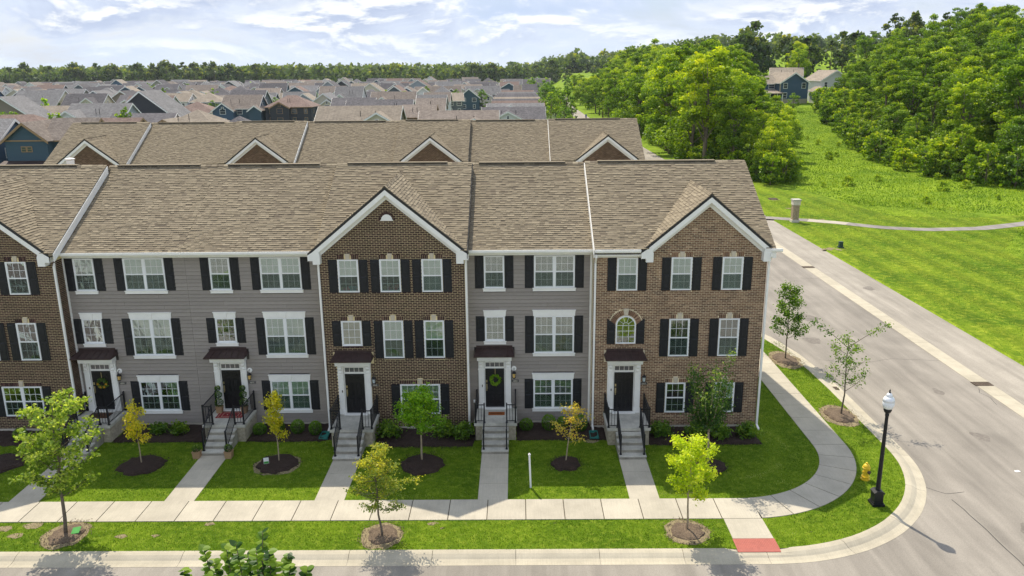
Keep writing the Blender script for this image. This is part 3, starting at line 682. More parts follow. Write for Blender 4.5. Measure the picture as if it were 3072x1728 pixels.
# ---- windows
_wc = {}
def cached(key, fn):
    if key not in _wc: _wc[key] = fn()
    return _wc[key]
def win_frame(w, h, dbl, split, sill):
    def mk():
        m = MB(); f = .055; y0, y1 = -.060, -.004
        m.box(-w/2, -w/2+f, y0, y1, 0, h); m.box(w/2-f, w/2, y0, y1, 0, h); m.box(-w/2+f, w/2-f, y0, y1, 0, f); m.box(-w/2+f, w/2-f, y0, y1, h-f, h)
        if dbl: m.box(-.055, .055, y0+.003, y1, f, h-f)
        segs = [(-w/2+f, -.055), (.055, w/2-f)] if dbl else [(-w/2+f, w/2-f)]
        if split:
            for a, b in segs: m.box(a, b, y0+.008, y1, h/2-.028, h/2+.028)
        for a, b in segs:    # sash rails and stiles
            for c, d in (((a, a+.03), 0), ((b-.03, b), 0)): m.box(c[0], c[1], y0+.018, y1-.01, f, h-f)
            m.box(a, b, y0+.018, y1-.01, f, f+.035)
        return m.mesh('window', ['vinyl'])
    return cached(('wf', w, h, dbl, split), mk)
def muntins(w, h, nx, nz):
    def mk():
        m = MB()
        for i in range(1, nx): x = -w/2+w*i/nx; m.box(x-.008, x+.008, -.043, -.037, 0, h)
        for j in range(1, nz): z = h*j/nz; m.box(-w/2, w/2, -.0445, -.0385, z-.008, z+.008)
        return m.mesh('muntin_grid', ['vinyl'])
    return cached(('mu', round(w, 3), round(h, 3), nx, nz), mk)
def panel_mesh(name, w, h, y, mat, t=.003):
    def mk(): m = MB(); m.box(-w/2, w/2, y-t, y, 0, h); return m.mesh(name, [mat])
    return cached((name, round(w, 3), round(h, 3), y, mat), mk)
def slats(w, h):
    def mk():
        m = MB(); n = int(h/.052)
        for i in range(n): z = i*.052; m.obox((-w/2, -.012, z), (1, 0, 0), (0, .42, .907), (0, -.907, .42), w, .045, .003, .003, random.random())
        return m.mesh('blind', ['blind'])
    return cached(('bl', round(w, 3), round(h, 3)), mk)
def window(u, cx, zb, zt, w=.95, dbl=False, up='slat', lo='slat', split=True, kind='brick', drop=0.0, grid=(3, 2), extras=None, hood=True, sillb=True, shut=True, sh_h=None):
    yf = u.yf+u.Y; h = zt-zb; y = yf-.004; fw = 1.90 if dbl else w
    W0 = T(cx, y, zb); wn = inst('window', win_frame(fw, h, dbl, split, kind), u.root, W0)
    f = .055; segs = [(-fw/2+f, -.055), (.055, fw/2-f)] if dbl else [(-fw/2+f, fw/2-f)]
    for a, b in segs:
        c = (a+b)/2; ww = b-a; parts = [(f, h/2-.028, lo), (h/2+.028, h-f, up)] if split else [(f, h-f, up)]
        bz = f+drop
        inst('room_backing', panel_mesh('room_backing', ww, h-2*f, -.001, 'room'), wn, T(cx+c, y, zb+f))
        for z0, z1, st in parts:
            hh = z1-z0; Wp = T(cx+c, y, zb+z0)
            lowsash = split and z0 < h/2-.1
            inst('pane', panel_mesh('pane', ww-.02, hh, -.034, 'glass', .002), wn, Wp)
            inst('muntin_grid', muntins(ww-.03, hh, *grid), wn, Wp)
            if lowsash: inst('insect_screen', panel_mesh('insect_screen', ww-.02, hh, -.0465, 'screen', .001), wn, Wp)
            d = min(max(bz-z0, 0), hh) if lowsash or not split else 0
            if hh-d > .03:
                if st == 'slat': inst('blind', slats(ww-.02, hh-d), wn, T(cx+c, y, zb+z0+d))
                elif st in ('shade', 'tanshade'): inst('roller_shade', panel_mesh('roller_shade', ww-.02, hh-d, -.008, st), wn, T(cx+c, y, zb+z0+d))
    if extras:
        for dx, dz, r, mt in extras:
            m = MB(); m.lathe([(.002, -r), (r*.8, -r*.6), (r, 0), (r*.8, r*.6), (.002, r)], 8); o = m.obj('toy', [mt], wn, Matrix.Translation((cx+dx, y-.014, zb+dz)) @ Matrix.Scale(.12, 4, (0, 1, 0)))
    O = fw/2
    if kind == 'brick':
        u.open.append((cx-O-.01, cx+O+.01, zb-.075, zt+.01))
        # rowlock sill
        n = int(fw/.075); m = u.stuff
        for i in range(n): a = cx-O+i*fw/n; m.box(a+.006, a+fw/n-.006, yf-.05, yf+.004, zb-.075, zb-.004, random.random()*.7, skip='b')
        if hood:
            n = int((fw+.04)/.082); L = fw+.04
            kz = .27; u.open.append((cx-L/2-.005, cx+L/2+.005, zt, zt+.215)); u.open.append((cx-.12, cx+.12, zt+.2, zt+kz+.01))
            for i in range(n):
                a = cx-L/2+i*L/n; b_ = a+L/n
                if b_ > cx-.105 and a < cx+.105: continue
                m.box(a+.007, b_-.007, yf-.018, yf+.004, zt+.012, zt+.205, random.random(), skip='b')
            k = MB(); k.prism([(cx-.072, zt+.006), (cx+.072, zt+.006), (cx+.112, zt+kz), (cx-.112, zt+kz)], 'y', yf-.055, yf+.004); k.obj('keystone', ['stone'], u.root)
    else:
        u.open.append((cx-O-.02, cx+O+.02, zb-.15, zt+(.31 if hood else .01)))
        m = MB(); m.box(cx-O-.05, cx+O+.05, yf-.085, yf+.004, zb-.165, zb-.010); m.box(cx-O-.07, cx+O+.07, yf-.11, yf, zb-.045, zb-.008); m.obj('window_sill', ['white'], u.root)
        if hood:
            m = MB(); m.prism([(cx-O-.035, zt+.004), (cx+O+.035, zt+.004), (cx+O+.055, zt+.27), (cx-O-.055, zt+.27)], 'y', yf-.070, yf+.002); m.box(cx-O-.075, cx+O+.075, yf-.095, yf, zt+.27, zt+.31)
            hd = m.obj('window_header', ['white'], u.root); m = MB(); m.prism([(cx-.065, zt+.006), (cx+.065, zt+.006), (cx+.12, zt+.285), (cx-.12, zt+.285)], 'y', yf-.10, yf-.0705); m.obj('keystone', ['white'], hd)
    if shut: shutters(u, cx, zb-.02, zt+.0 if kind == 'brick' else zt+.01, O)
    return wn
def shutter_mesh(h):
    def mk():
        m = MB(); w = .40; m.box(-w/2, w/2, -.045, -.018, 0, h); return m.mesh('shutter', ['black'])
    return cached(('sh', round(h, 3)), mk)
def spanel(h):
    def mk():
        m = MB(); w = .27; e = .028; m.face([(-w/2, -.040, 0), (w/2, -.040, 0), (w/2-e, -.062, e), (-w/2+e, -.062, e)]); m.face([(w/2, -.04, 0), (w/2, -.04, h), (w/2-e, -.062, h-e), (w/2-e, -.062, e)])
        m.face([(w/2, -.04, h), (-w/2, -.04, h), (-w/2+e, -.062, h-e), (w/2-e, -.062, h-e)]); m.face([(-w/2, -.04, h), (-w/2, -.04, 0), (-w/2+e, -.062, e), (-w/2+e, -.062, h-e)])
        m.face([(-w/2+e, -.062, e), (w/2-e, -.062, e), (w/2-e, -.062, h-e), (-w/2+e, -.062, h-e)]); return m.mesh('raised_panel', ['black'])
    return cached(('sp', round(h, 3)), mk)
def shutters(u, cx, z0, z1, O):
    yf = u.yf+u.Y; h = z1-z0
    for sx in (-1, 1):
        Wd = T(cx+sx*(O+.225), yf, z0); s = inst('shutter', shutter_mesh(h), u.root, Wd); ph = (h-.24)/2
        inst('raised_panel', spanel(ph), s, Wd @ T(0, 0, .08)); inst('raised_panel', spanel(ph), s, Wd @ T(0, 0, .16+ph))
def text_mesh(txt, size, mat, depth=.004):
    c = bpy.data.curves.new('digits', 'FONT'); c.body = txt; c.size = size; c.extrude = depth; c.align_x = 'CENTER'; c.align_y = 'CENTER'
    o = bpy.data.objects.new('tmp', c); COL.objects.link(o); bpy.context.view_layer.update()
    me = bpy.data.meshes.new_from_object(o.evaluated_get(bpy.context.evaluated_depsgraph_get())); bpy.data.objects.remove(o); me.materials.clear(); me.materials.append(M[mat]); return me
STANDX = Matrix.Rotation(R(90), 4, 'X')
def wall_light(u, x, z, num, amber=True, base=True):
    yf = u.yf+u.Y-.03
    if base: m = MB(); m.lathe([(.12, 0), (.12, .03), (.06, .04)], 12); m.obj('mounting_plate', ['white'], u.root, T(x, yf, z+.28) @ STANDX)
    m = MB(); m.lathe([(.045, 0), (.05, .05), (.02, .09)], 8); m.tube([(0, -.0, .28), (0, -.10, .33), (0, -.16, .28), (0, -.16, .17)], .014, 6); m.lathe([(.015, .19), (.05, .165), (.105, .10), (.10, .08)], 8, c=(0, -.16)); m.lathe([(.075, -.16), (.085, -.14), (.08, -.12)], 8, c=(0, -.16))
    for a in range(4): th = a*math.pi/2+.78; m.tube([(.09*math.cos(th), -.16+.09*math.sin(th), .08), (.072*math.cos(th), -.16+.072*math.sin(th), -.13)], .006, 4)
    lt = m.obj('wall_lantern', ['black'], u.root, T(x, yf, z)); m = MB(); m.lathe([(.062, -.12), (.078, .08)], 8, c=(0, -.16)); m.obj('lantern_glass', ['amber' if amber else 'clearglass'], lt, T(x, yf, z))
    pm = MB(); pm.box(-.17, .17, -.035, 0, -.055, .055); pz = z-.36 if amber else z-.30; xo = x+(.06 if amber else .02)
    p = pm.obj('number_plaque', ['plaque'], u.root, T(xo, yf+.012, pz)); inst('house_number', text_mesh(num, .105, 'digits'), p, T(xo, yf-.026, pz) @ STANDX)

_dm = {}
def door_set(u, cx, num, wreath=None):
    yf = u.yf+u.Y; F = .87
    u.open.append((cx-.80, cx+.80, 0, 3.46)); u.open.append((cx-.96, cx+.96, 3.40, 3.98))
    m = MB(); m.box(cx-.50, cx+.50, yf-.03, yf+.004, F, 3.30); m.obj('door_frame', ['white'], u.root)
    dz0, dz1 = F+.05, 2.90; m = MB(); m.box(cx-.4525, cx+.4525, yf-.055, yf-.0302, dz0, dz1); d = m.obj('door', ['doorblack'], u.root)
    for i, (zz, hh) in enumerate(((dz0+.14, .62), (dz0+.90, .66), (dz0+1.68, .20))):
        for sx in (-1, 1):
            w = .25; e = .03
            def mk(hh=hh, w=w, e=e):
                q = MB(); q.prism([(-w/2, 0), (w/2, 0), (w/2, hh), (-w/2, hh)], 'y', -.002, .0)
                q.box(-w/2, -w/2+.02, -.016, 0, 0, hh); q.box(w/2-.02, w/2, -.016, 0, 0, hh); q.box(-w/2+.02, w/2-.02, -.016, 0, 0, .02); q.box(-w/2+.02, w/2-.02, -.016, 0, hh-.02, hh)
                q.box(-w/2+.05, w/2-.05, -.02, 0, .05, hh-.05); return q.mesh('door_panel', ['doorblack'])
            inst('door_panel', cached(('dp', hh), mk), d, T(cx+sx*.19, yf-.0552, zz))
    m = MB(); m.box(-.035, .035, -.02, 0, .30, .42); m.box(-.035, .035, -.02, 0, -.05, .22); m.tube([(0, -.02, .18), (0, -.06, .12), (0, -.06, .0), (0, -.02, -.03)], .012, 6); m.lathe([(.03, -.12), (.03, -.06)], 8, c=(0, -.03)); m.obj('door_handle', ['brass'], d, T(cx-.39, yf-.0552, dz0+.98))
    m = MB(); m.box(-.07, .07, -.08, 0, 0, .0); 
    t = MB(); t.box(cx-.4525, cx+.4525, yf-.045, yf-.0302, 2.955, 3.0); t.box(cx-.4525, cx+.4525, yf-.045, yf-.0302, 3.21, 3.26)
    for i in range(5): x = cx-.4525+i*.222; t.box(x, x+.017, yf-.047, yf-.0302, 3.0, 3.21)
    tr = t.obj('transom', ['white'], u.root); inst('pane', panel_mesh('pane', .88, .21, -.008, 'farglass'), tr, T(cx, yf-.0302, 3.0))
    m = MB(); m.box(cx-.55, cx+.55, yf-.25, yf-.02, F-.02, F+.045); m.obj('threshold', ['white'], u.root)
    for sx in (-1, 1):
        def mk():
            q = MB(); q.box(-.135, .135, -.10, 0, 0, 2.55); q.box(-.15, .15, -.125, 0, 0, .24); q.box(-.15, .15, -.12, 0, 1.98, 2.03)
            for a in ((.30, 1.90),):
                q.box(-.095, -.08, -.112, -.0995, a[0], a[1]); q.box(.08, .095, -.112, -.0995, a[0], a[1]); q.box(-.08, .08, -.112, -.0995, a[0], a[0]+.015); q.box(-.08, .08, -.112, -.0995, a[1]-.015, a[1])
            return q.mesh('pilaster', ['white'])
        pil = inst('pilaster', cached('pil', mk), u.root, T(cx+sx*.645, yf, F))
        def mk2():
            q = MB(); q.prism([(-.10, 0), (-.16, .05), (-.13, .16), (-.20, .26), (-.17, .36), (-.26, .46), (-.10, .46)], 'x', -.075, .075); return q.mesh('corbel', ['white'])
        inst('corbel', cached('corb', mk2), pil, T(cx+sx*.645, yf, F+2.06))
    m = MB(); m.box(cx-.82, cx+.82, yf-.42, yf, 3.425, 3.66); m.prism([(-.42, 3.66), (-.60, 3.745), (-.60, 3.775), (0, 3.775), (0, 3.66)], 'x', cx-.86, cx+.86)
    m.v = [v if i < 8 else (v[0], v[1]+yf, v[2]) for i, v in enumerate(m.v)]; en = m.obj('entablature', ['white'], u.root)
    # metal hood roof
    m = MB(); x0, x1, yw, ye = cx-.96, cx+.96, yf-.005, yf-.80; zt, ze = 3.98, 3.78
    m.face([(x0, ye, ze), (x1, ye, ze), (x1-.12, yw, zt), (x0+.12, yw, zt)]); m.face([(x1, ye, ze), (x1, yw, ze), (x1-.12, yw, zt)]); m.face([(x0, yw, ze), (x0, ye, ze), (x0+.12, yw, zt)]); m.box(x0, x1, ye, yw, ze-.05, ze-.001)
    hd = m.obj('hood_roof', ['hood'], u.root)
    m = MB(); m.box(x0+.10, x1-.10, yf-.06, yf+.002, zt-.02, zt+.09)
    m.obj('hood_flashing', ['hood'], hd)
    for i in range(1, 6):
        t = i/6; xa = x0+(x1-x0)*t; xb = x0+.12+(x1-x0-.24)*t; m = MB(); m.tube([(xa, ye-.004, ze+.008), (xb, yw, zt+.012)], .014, 4); m.obj('standing_seam', ['hood'], hd)
    wall_light(u, cx+.93, 2.62, num, amber=(u.kind == 'siding'), base=(u.kind == 'siding'))
    m = MB(); m.box(-.02, .02, -.03, 0, -.05, .05); m.obj('doorbell', ['rust'], u.root, T(cx-.60, yf-.115, F+1.18))
    return d

def siding_unit(x0, x1, label, wins, doorx, num):
    u = Unit(x0, x1, 0.0, label, 'townhouses in the front row'); u.kind = 'siding'; body(u, 'lapshadow')
    for wv in wins:
        wv = dict(wv); window(u, wv.pop('cx'), wv.pop('zb'), wv.pop('zt'), kind='siding', **wv)
    door_set(u, doorx, num); siding(u, x0+.0, x1, .19, 8.46)
    m = MB(); m.box(x0+.0, x1, -.07, .0, 8.475, 8.64); m.obj('frieze_board', ['white'], u.root)
    m = MB(); m.box(x0, x1, -.35, -.072, 8.62, 8.66); m.obj('soffit', ['white'], u.root)
    gutter(u, x0+.02, x1-.02, -.35); main_shingles(u); place_shingles(u); ridgecap(u); return u
def gutter(u, a, b, ye):
    m = MB(); y = ye; g0 = len(m.v); m.prism([(y-.005, 8.655), (y-.10, 8.655), (y-.125, 8.70), (y-.125, 8.795), (y-.105, 8.795), (y-.10, 8.71), (y-.02, 8.70), (y-.02, 8.80), (y-.005, 8.80)], 'x', a, b); m.v = [(v[0], v[1], v[2]+u.dz*.9) for v in m.v]; m.obj('gutter', ['white'], u.root)
def downspout(u, x, y, zt, zb, ey, kick=-.35):
    m = MB(); pts = [(x, ey, 8.68), (x, ey, 8.55), (x, y, 8.22), (x, y, zb+.12), (x, y+kick, zb)]
    m.tube(pts, .062, 4); m.obj('downspout', ['white'], u.root)

B3 = dict(zb=6.91, zt=8.45); B2 = dict(zb=3.69, zt=5.52); B2s = dict(zb=4.30, zt=5.52, split=False, grid=(3, 3)); B1 = dict(zb=.84, zt=2.35)
FR = 'grey lap-sided townhouse '
g1 = siding_unit(-21.08, -15.40, FR+'next to the cropped dark brick one, sunflower wreath on its door', [
    dict(cx=-20.13, **B3, hood=False, up='shade', drop=.12), dict(cx=-17.33, **B3, dbl=True, hood=False, up='shade'),
    dict(cx=-20.13, **B2s, up='tanshade'), dict(cx=-17.33, **B2, dbl=True, up='shade', drop=.18), dict(cx=-17.33, **B1, dbl=True, up='shade', lo='slat')], -20.07, '6881')
g2 = siding_unit(-15.40, -9.12, FR+'with topiaries and a red mat on its stoop', [
    dict(cx=-13.80, **B3, hood=False), dict(cx=-10.98, **B3, dbl=True, hood=False, up='shade', drop=.06),
    dict(cx=-13.80, **B2s, up='none'), dict(cx=-10.98, **B2, dbl=True, up='shade', lo='slat'), dict(cx=-10.98, **B1, dbl=True, up='shade', lo='shade')], -13.79, '6875')
g3 = siding_unit(-2.38, 3.52, FR+'between two brick fronts, green wreath on its door', [
    dict(cx=-1.04, **B3, hood=False), dict(cx=1.76, **B3, dbl=True, hood=False), dict(cx=-1.04, **B2s, up='slat'), dict(cx=1.76, **B2, dbl=True), dict(cx=1.73, **B1, dbl=True)], -1.08, '6863')

def brick_unit(x0, x1, label, gx, gz, hr, wins, doorx, num, bm, mm, arch=None, Y=0, detail=True, grp='townhouses in the front row', glim=None, doors=True, ext=(0, 0)):
    u = Unit(x0, x1, -.6, label, grp, Y=Y); u.kind = 'brick'; rm = 'shingle'
    body(u, mm if detail else bm, rm, (gx, gz, hr), ext)
    gr, sl = gable_roof(u, gx, gz, hr, rm); gable_wall(u, gx, gz, hr, mm)
    for wv in wins:
        wv = dict(wv); window(u, wv.pop('cx'), wv.pop('zb'), wv.pop('zt'), kind='brick', **wv)
    if detail and doors: door_set(u, doorx, num)
    if arch: u.open.append((5.07-.48, 5.07+.48, 4.25, 5.22))
    if detail: lay_bricks(u, x0+.0, x1, .18, gz-.4, lambda z: (x0, x1) if z < 8.44 else (gx-(gz-.42-z)/sl, gx+(gz-.42-z)/sl), arch)
    else: lay_bricks(u, gx-hr, gx+hr, 8.5, gz-.4, lambda z: (gx-(gz-.42-z)/sl, gx+(gz-.42-z)/sl))
    place_bricks(u, bm, 300 if detail else 0)
    if detail:
        main_shingles(u, gable=(gx, gz, sl)); gable_shingles(u, gx, gz, hr, sl); place_shingles(u)
    else: main_shingles(u, gable=(gx, gz, sl)); gable_shingles(u, gx, gz, hr, sl); place_shingles(u, n=0)
    ridgecap(u); return u, sl
ub, slb = brick_unit(-9.12, -2.38, 'dark brick townhouse with a gable and half-round attic vent', -5.8, 11.8, 3.63, [
    dict(cx=-7.70, **B3, up='shade', lo='none', extras=[(-.3, .17, .09, 'toy_beige'), (-.22, .13, .11, 'toy_pink'), (-.05, .15, .12, 'toy_pink'), (.1, .2, .13, 'toy_blue'), (.26, .18, .12, 'toy_blue'), (.33, .14, .08, 'toy_pink')]),
    dict(cx=-5.78, **B3, up='shade', lo='none', extras=[(-.1, .18, .1, 'toy_pink'), (.2, .2, .14, 'toy_red'), (.3, .3, .12, 'toy_red'), (-.25, .2, .1, 'toy_beige')]), dict(cx=-3.86, **B3, up='shade', lo='shade'),
    dict(cx=-7.71, **B2s, up='tanshade'), dict(cx=-5.77, **B2, up='shade', lo='tanshade'), dict(cx=-3.86, **B2, up='shade', lo='none'), dict(cx=-4.62, **B1, dbl=True, up='shade', lo='shade', drop=.2)],
    -7.71, '6869', 'brick_dark', 'mortar_dark', ext=(0, .15))
ut, slt = brick_unit(3.52, 11.42, 'tan brick end townhouse with an arched window above its door', 8.66, 11.37, 3.03, [
    dict(cx=5.06, **B3, up='shade', lo='shade', hood=False), dict(cx=7.54, **B3, up='shade', lo='shade'), dict(cx=9.86, **B3, up='shade', lo='shade'),
    dict(cx=7.56, **B2, up='none', lo='slat'), dict(cx=9.87, **B2, up='none', lo='slat'), dict(cx=7.51, **B1, up='none', lo='none'), dict(cx=9.84, **B1, up='shade', lo='none')],
    5.05, '6857', 'brick_tan', 'mortar_tan', arch=(5.07, 5.22, .80), ext=(0, .25))
ua, sla = brick_unit(-29.2, -21.08, 'dark brick townhouse cropped by the left edge of the photo', -24.75, 11.75, 3.62, [
    dict(cx=-22.90, **B3, up='shade', lo='slat', drop=.2), dict(cx=-24.85, **B3, up='shade'), dict(cx=-26.8, **B3), dict(cx=-22.90, **B2, up='shade', lo='shade', drop=.2), dict(cx=-24.85, **B2), dict(cx=-26.8, **B2), dict(cx=-23.63, **B1, dbl=True, up='shade', lo='shade')],
    -27.2, '6887', 'brick_dark', 'mortar_dark', ext=(0, .16))
# lunette vent in the dark gable
m = MB(); m.prism(circle(-5.82, 10.27, .25, 0, math.pi, 14), 'y', -.66, -.595); m.box(-6.11, -5.53, -.665, -.6, 10.235, 10.275); lv = m.obj('gable_vent', ['white'], ub.root)
for i in range(3): m = MB(); w = math.sqrt(.22**2-(.05+i*.055)**2); m.box(-5.82-w, -5.82+w, -.672, -.660, 10.31+i*.055, 10.335+i*.055); m.obj('louver', ['white'], lv)
m = MB()
for i in range(17):
    a = math.pi*(i+.5)/17; c, s = math.cos(a), math.sin(a); O = np.array((-5.82, -.6, 10.27))
    m.obox(O+np.array((c, 0, s))*.27-np.array((-s, 0, c))*.02, (-s, 0, c), (c, 0, s), (0, -1, 0), .04, .10, .022, .022, random.random())
tag(m.obj('arch_bricks', ['brick_dark'], ub.root), kind='stuff')
# arched window of the tan unit
def arch_window(u):
    yf = u.yf; cx, zc, r, z0 = 5.07, 5.22, .465, 4.33; y = yf-.004
    outer = [(cx-r, z0)]+[(cx-r, z0)]; 
    pts_o = [(cx+r, z0)]+circle(cx, zc, r, 0, math.pi, 16)+[(cx-r, z0)]; pts_i = [(cx+r-.055, z0+.055)]+circle(cx, zc, r-.055, 0, math.pi, 16)+[(cx-r+.055, z0+.055)]
    m = MB(); n = len(pts_o)
    for i in range(n):
        a, b = pts_o[i], pts_o[(i+1) % n]; c, d = pts_i[(i+1) % n], pts_i[i]; ya = y-.06
        m.face([(a[0], ya, a[1]), (b[0], ya, b[1]), (c[0], ya, c[1]), (d[0], ya, d[1])]); m.face([(d[0], ya, d[1]), (c[0], ya, c[1]), (c[0], y, c[1]), (d[0], y, d[1])]); m.face([(b[0], ya, b[1]), (a[0], ya, a[1]), (a[0], y, a[1]), (b[0], y, b[1])])
    w = m.obj('window', ['vinyl'], u.root)
    m = MB(); m.prism(pts_i, 'y', y-.006, y-.002); m.obj('room_backing', ['room'], w)
    m = MB(); m.prism(pts_i, 'y', y-.036, y-.034); m.obj('pane', ['glass'], w)
    m = MB(); g_ = .009
    for x in (cx-.137, cx+.137): m.box(x-g_, x+g_, y-.045, y-.038, z0+.05, zc)
    for z in (z0+.33, z0+.62, zc): m.box(cx-r+.05, cx+r-.05, y-.0465, y-.0395, z-g_, z+g_)
    c2 = circle(cx, zc, .137, 0, math.pi, 8)
    m.tube([(p[0], y-.042, p[1]) for p in c2], .009, 4)
    for a in (36, 72, 108, 144): m.tube([(cx+.137*math.cos(R(a)), y-.042, zc+.137*math.sin(R(a))), (cx+.41*math.cos(R(a)), y-.042, zc+.41*math.sin(R(a)))], .009, 4)
    m.obj('muntin_grid', ['vinyl'], w)
    m = MB(); n = 27
    for i in range(n):
        a = math.pi*(i+.5)/n; c, s = math.cos(a), math.sin(a)
        if abs(a-math.pi/2) < .17: continue
        m.obox(np.array((cx+c*.50, yf, zc+s*.50))-np.array((-s, 0, c))*.033, (-s, 0, c), (c, 0, s), (0, -1, 0), .066, .25, .024, .024, random.random())
    tag(m.obj('arch_bricks', ['brick_tan'], u.root), kind='stuff')
    m = MB(); m.prism([(cx-.08, zc+.485), (cx+.08, zc+.485), (cx+.13, zc+.81), (cx-.13, zc+.81)], 'y', yf-.06, yf+.002); m.obj('keystone', ['stone'], u.root)
    m = MB(); 
    for i in range(12): a = cx-r+i*.0775; m.box(a+.006, a+.0715, yf-.05, yf+.004, z0-.075, z0-.004, random.random(), skip='b')
    tag(m.obj('sill_bricks', ['brick_tan'], u.root), kind='stuff')
    for sx in (-1, 1):
        xa, xb = cx+sx*(r+.03), cx+sx*(r+.41); ztop = 5.56
        arc = [(xa+(xb-xa)*math.sin(R(t)), ztop-.30*(1-math.sin(R(t)))*1.0-.0) for t in (0, 15, 30, 45, 60, 75, 90)]
        m = MB(); m.prism([(xa, 4.31), (xb, 4.31)]+list(reversed(arc)), 'y', yf-.045, yf-.018); s = m.obj('shutter', ['black'], u.root)
        for k in range(3): inst('raised_panel', spanel(.26), s, T((xa+xb)/2, yf, 4.38+k*.33))
arch_window(ut)
# roof steps, downspouts, brick return, gutter and frieze of the tan unit
rake(ua, -21.08+.162, 1); rake(ub, -2.38+.152, 1, 'rubber'); rake(ut, 3.52-.002, -1)
gutter(ut, 3.54, 5.6, -.95); m = MB(); m.box(3.53, 5.95, -.67, -.6, 8.475, 8.66); m.box(3.53, 5.75, -.95, -.672, 8.62, 8.66); m.obj('frieze_board', ['white'], ut.root)
gutter(ut, 11.45, 11.95, -.95)
for un, x, ey, y in ((ua, -21.13, -.45, -.67), (ub, -9.04, -.45, -.67), (ub, -2.31, -.45, -.67), (ut, 3.60, -1.0, -.67), (ut, 11.47, -1.0, -.72)): downspout(un, x, y, 8.6, .12, ey)
m = MB(); m.box(-21.085, -21.0, -.09, -.0, .18, 8.47); m.obj('corner_board', ['white'], g1.root); m = MB(); m.box(-9.22, -9.13, -.09, 0, .18, 8.47); m.obj('corner_board', ['white'], g2.root)
m = MB(); m.box(-2.375, -2.285, -.09, 0, .18, 8.47); m.obj('corner_board', ['white'], g3.root); m = MB(); m.box(3.42, 3.51, -.09, 0, .18, 8.47); m.obj('corner_board', ['white'], g3.root)
m = MB(); z = .18; k = 0
while z < 8.45:
    for j in range(3):
        a = -.6+j*.235-(0 if k % 2 else .117); s0, e0 = max(a, -.598), min(a+BW, -.0)
        if e0-s0 > .03: m.box(-21.09, -21.066, s0, e0, z, z+BH, random.random(), skip='l')
    z += BH+GAP+.001; k += 1
tag(m.obj('return_bricks', ['brick_dark'], ua.root), kind='stuff')
# low parapet flashing where roofs step is the rake board above; white vent behind the left ridge
m = MB(); m.lathe([(.09, 11.2), (.09, 12.0), (.19, 12.06), (.20, 12.30), (.16, 12.31)], 14, c=(-23.72, 6.7)); m.lathe([(.24, 12.33), (.25, 12.37), (.02, 12.42)], 14, c=(-23.72, 6.7)); m.obj('roof_vent', ['white'], ua.root)

# back row, same houses 36.9 m behind
BG = 'townhouses in the back row'
bx = [(-42.0, -35.0, -38.3, 'left end townhouse of the back row, gable behind the white vent'), (-26.6, -20.0, -23.1, 'second gabled townhouse from the left in the back row'),
      (-11.0, -4.4, -7.6, 'third gabled townhouse from the left in the back row'), (3.1, 11.3, 8.2, 'right end townhouse of the back row, gable at the road')]
for i, (a, b, gx, lb) in enumerate(bx):
    u, sl = brick_unit(a, b, lb, gx, 11.12, 3.0, [], 0, '', 'brick_back', 'mortar_back', Y=36.9, detail=False, grp=BG, doors=False, ext=((.3 if i == 0 else 0), (.15 if i < 3 else .25)))
    if i < 3: rake(u, b+.152, 1, 'rubber' if i == 2 else 'white')
    else: rake(u, a-.002, -1)
for a, b, lb in ((-35.0, -26.6, 'plain townhouse between the left end gable and the second gable of the back row'), (-20.0, -11.0, 'plain townhouse between the second and third gables of the back row'), (-4.4, 3.1, 'plain townhouse between the third gable and the right end one of the back row')):
    u = Unit(a, b, 0.0, lb, BG, Y=36.9); u.kind = 'siding'; body(u, 'siding', 'shingle'); main_shingles(u); place_shingles(u, n=0); ridgecap(u)

# ================================================================== STOOPS AND WALKS
def rail_panel(parent, a, b, h=.92, n=None, post0=True, post1=True, name='railing'):
    """railing from a to b (x,y,z of the floor); posts, two rails, balusters"""
    a, b = Vector(a), Vector(b); d = b-a; L = math.hypot(d.x, d.y); m = MB(); up = Vector((0, 0, 1))
    m.tube([a+up*(h-.02), b+up*(h-.02)], .026, 4); m.tube([a+up*.10, b+up*.10], .02, 4)
    r = m.obj(name, ['iron'], parent)
    n = n or max(2, int(L/.115))
    def bal(): q = MB(); q.box(-.0085, .0085, -.0085, .0085, 0, h-.12); return q.mesh('baluster', ['iron'])
    def post(): q = MB(); q.box(-.03, .03, -.03, .03, 0, h+.05); q.box(-.05, .05, -.05, .05, 0, .05); q.prism([(-.034, h+.05), (.034, h+.05), (0, h+.08)], 'y', -.034, .034); return q.mesh('post', ['iron'])
    for i in range(1, n): p = a+d*i/n; inst('baluster', cached(('bal', h), bal), r, T(p.x, p.y, p.z+.10))
    for p, k in ((a, post0), (b, post1)):
        if k: inst('post', cached(('post', h), post), r, T(p.x, p.y, p.z))
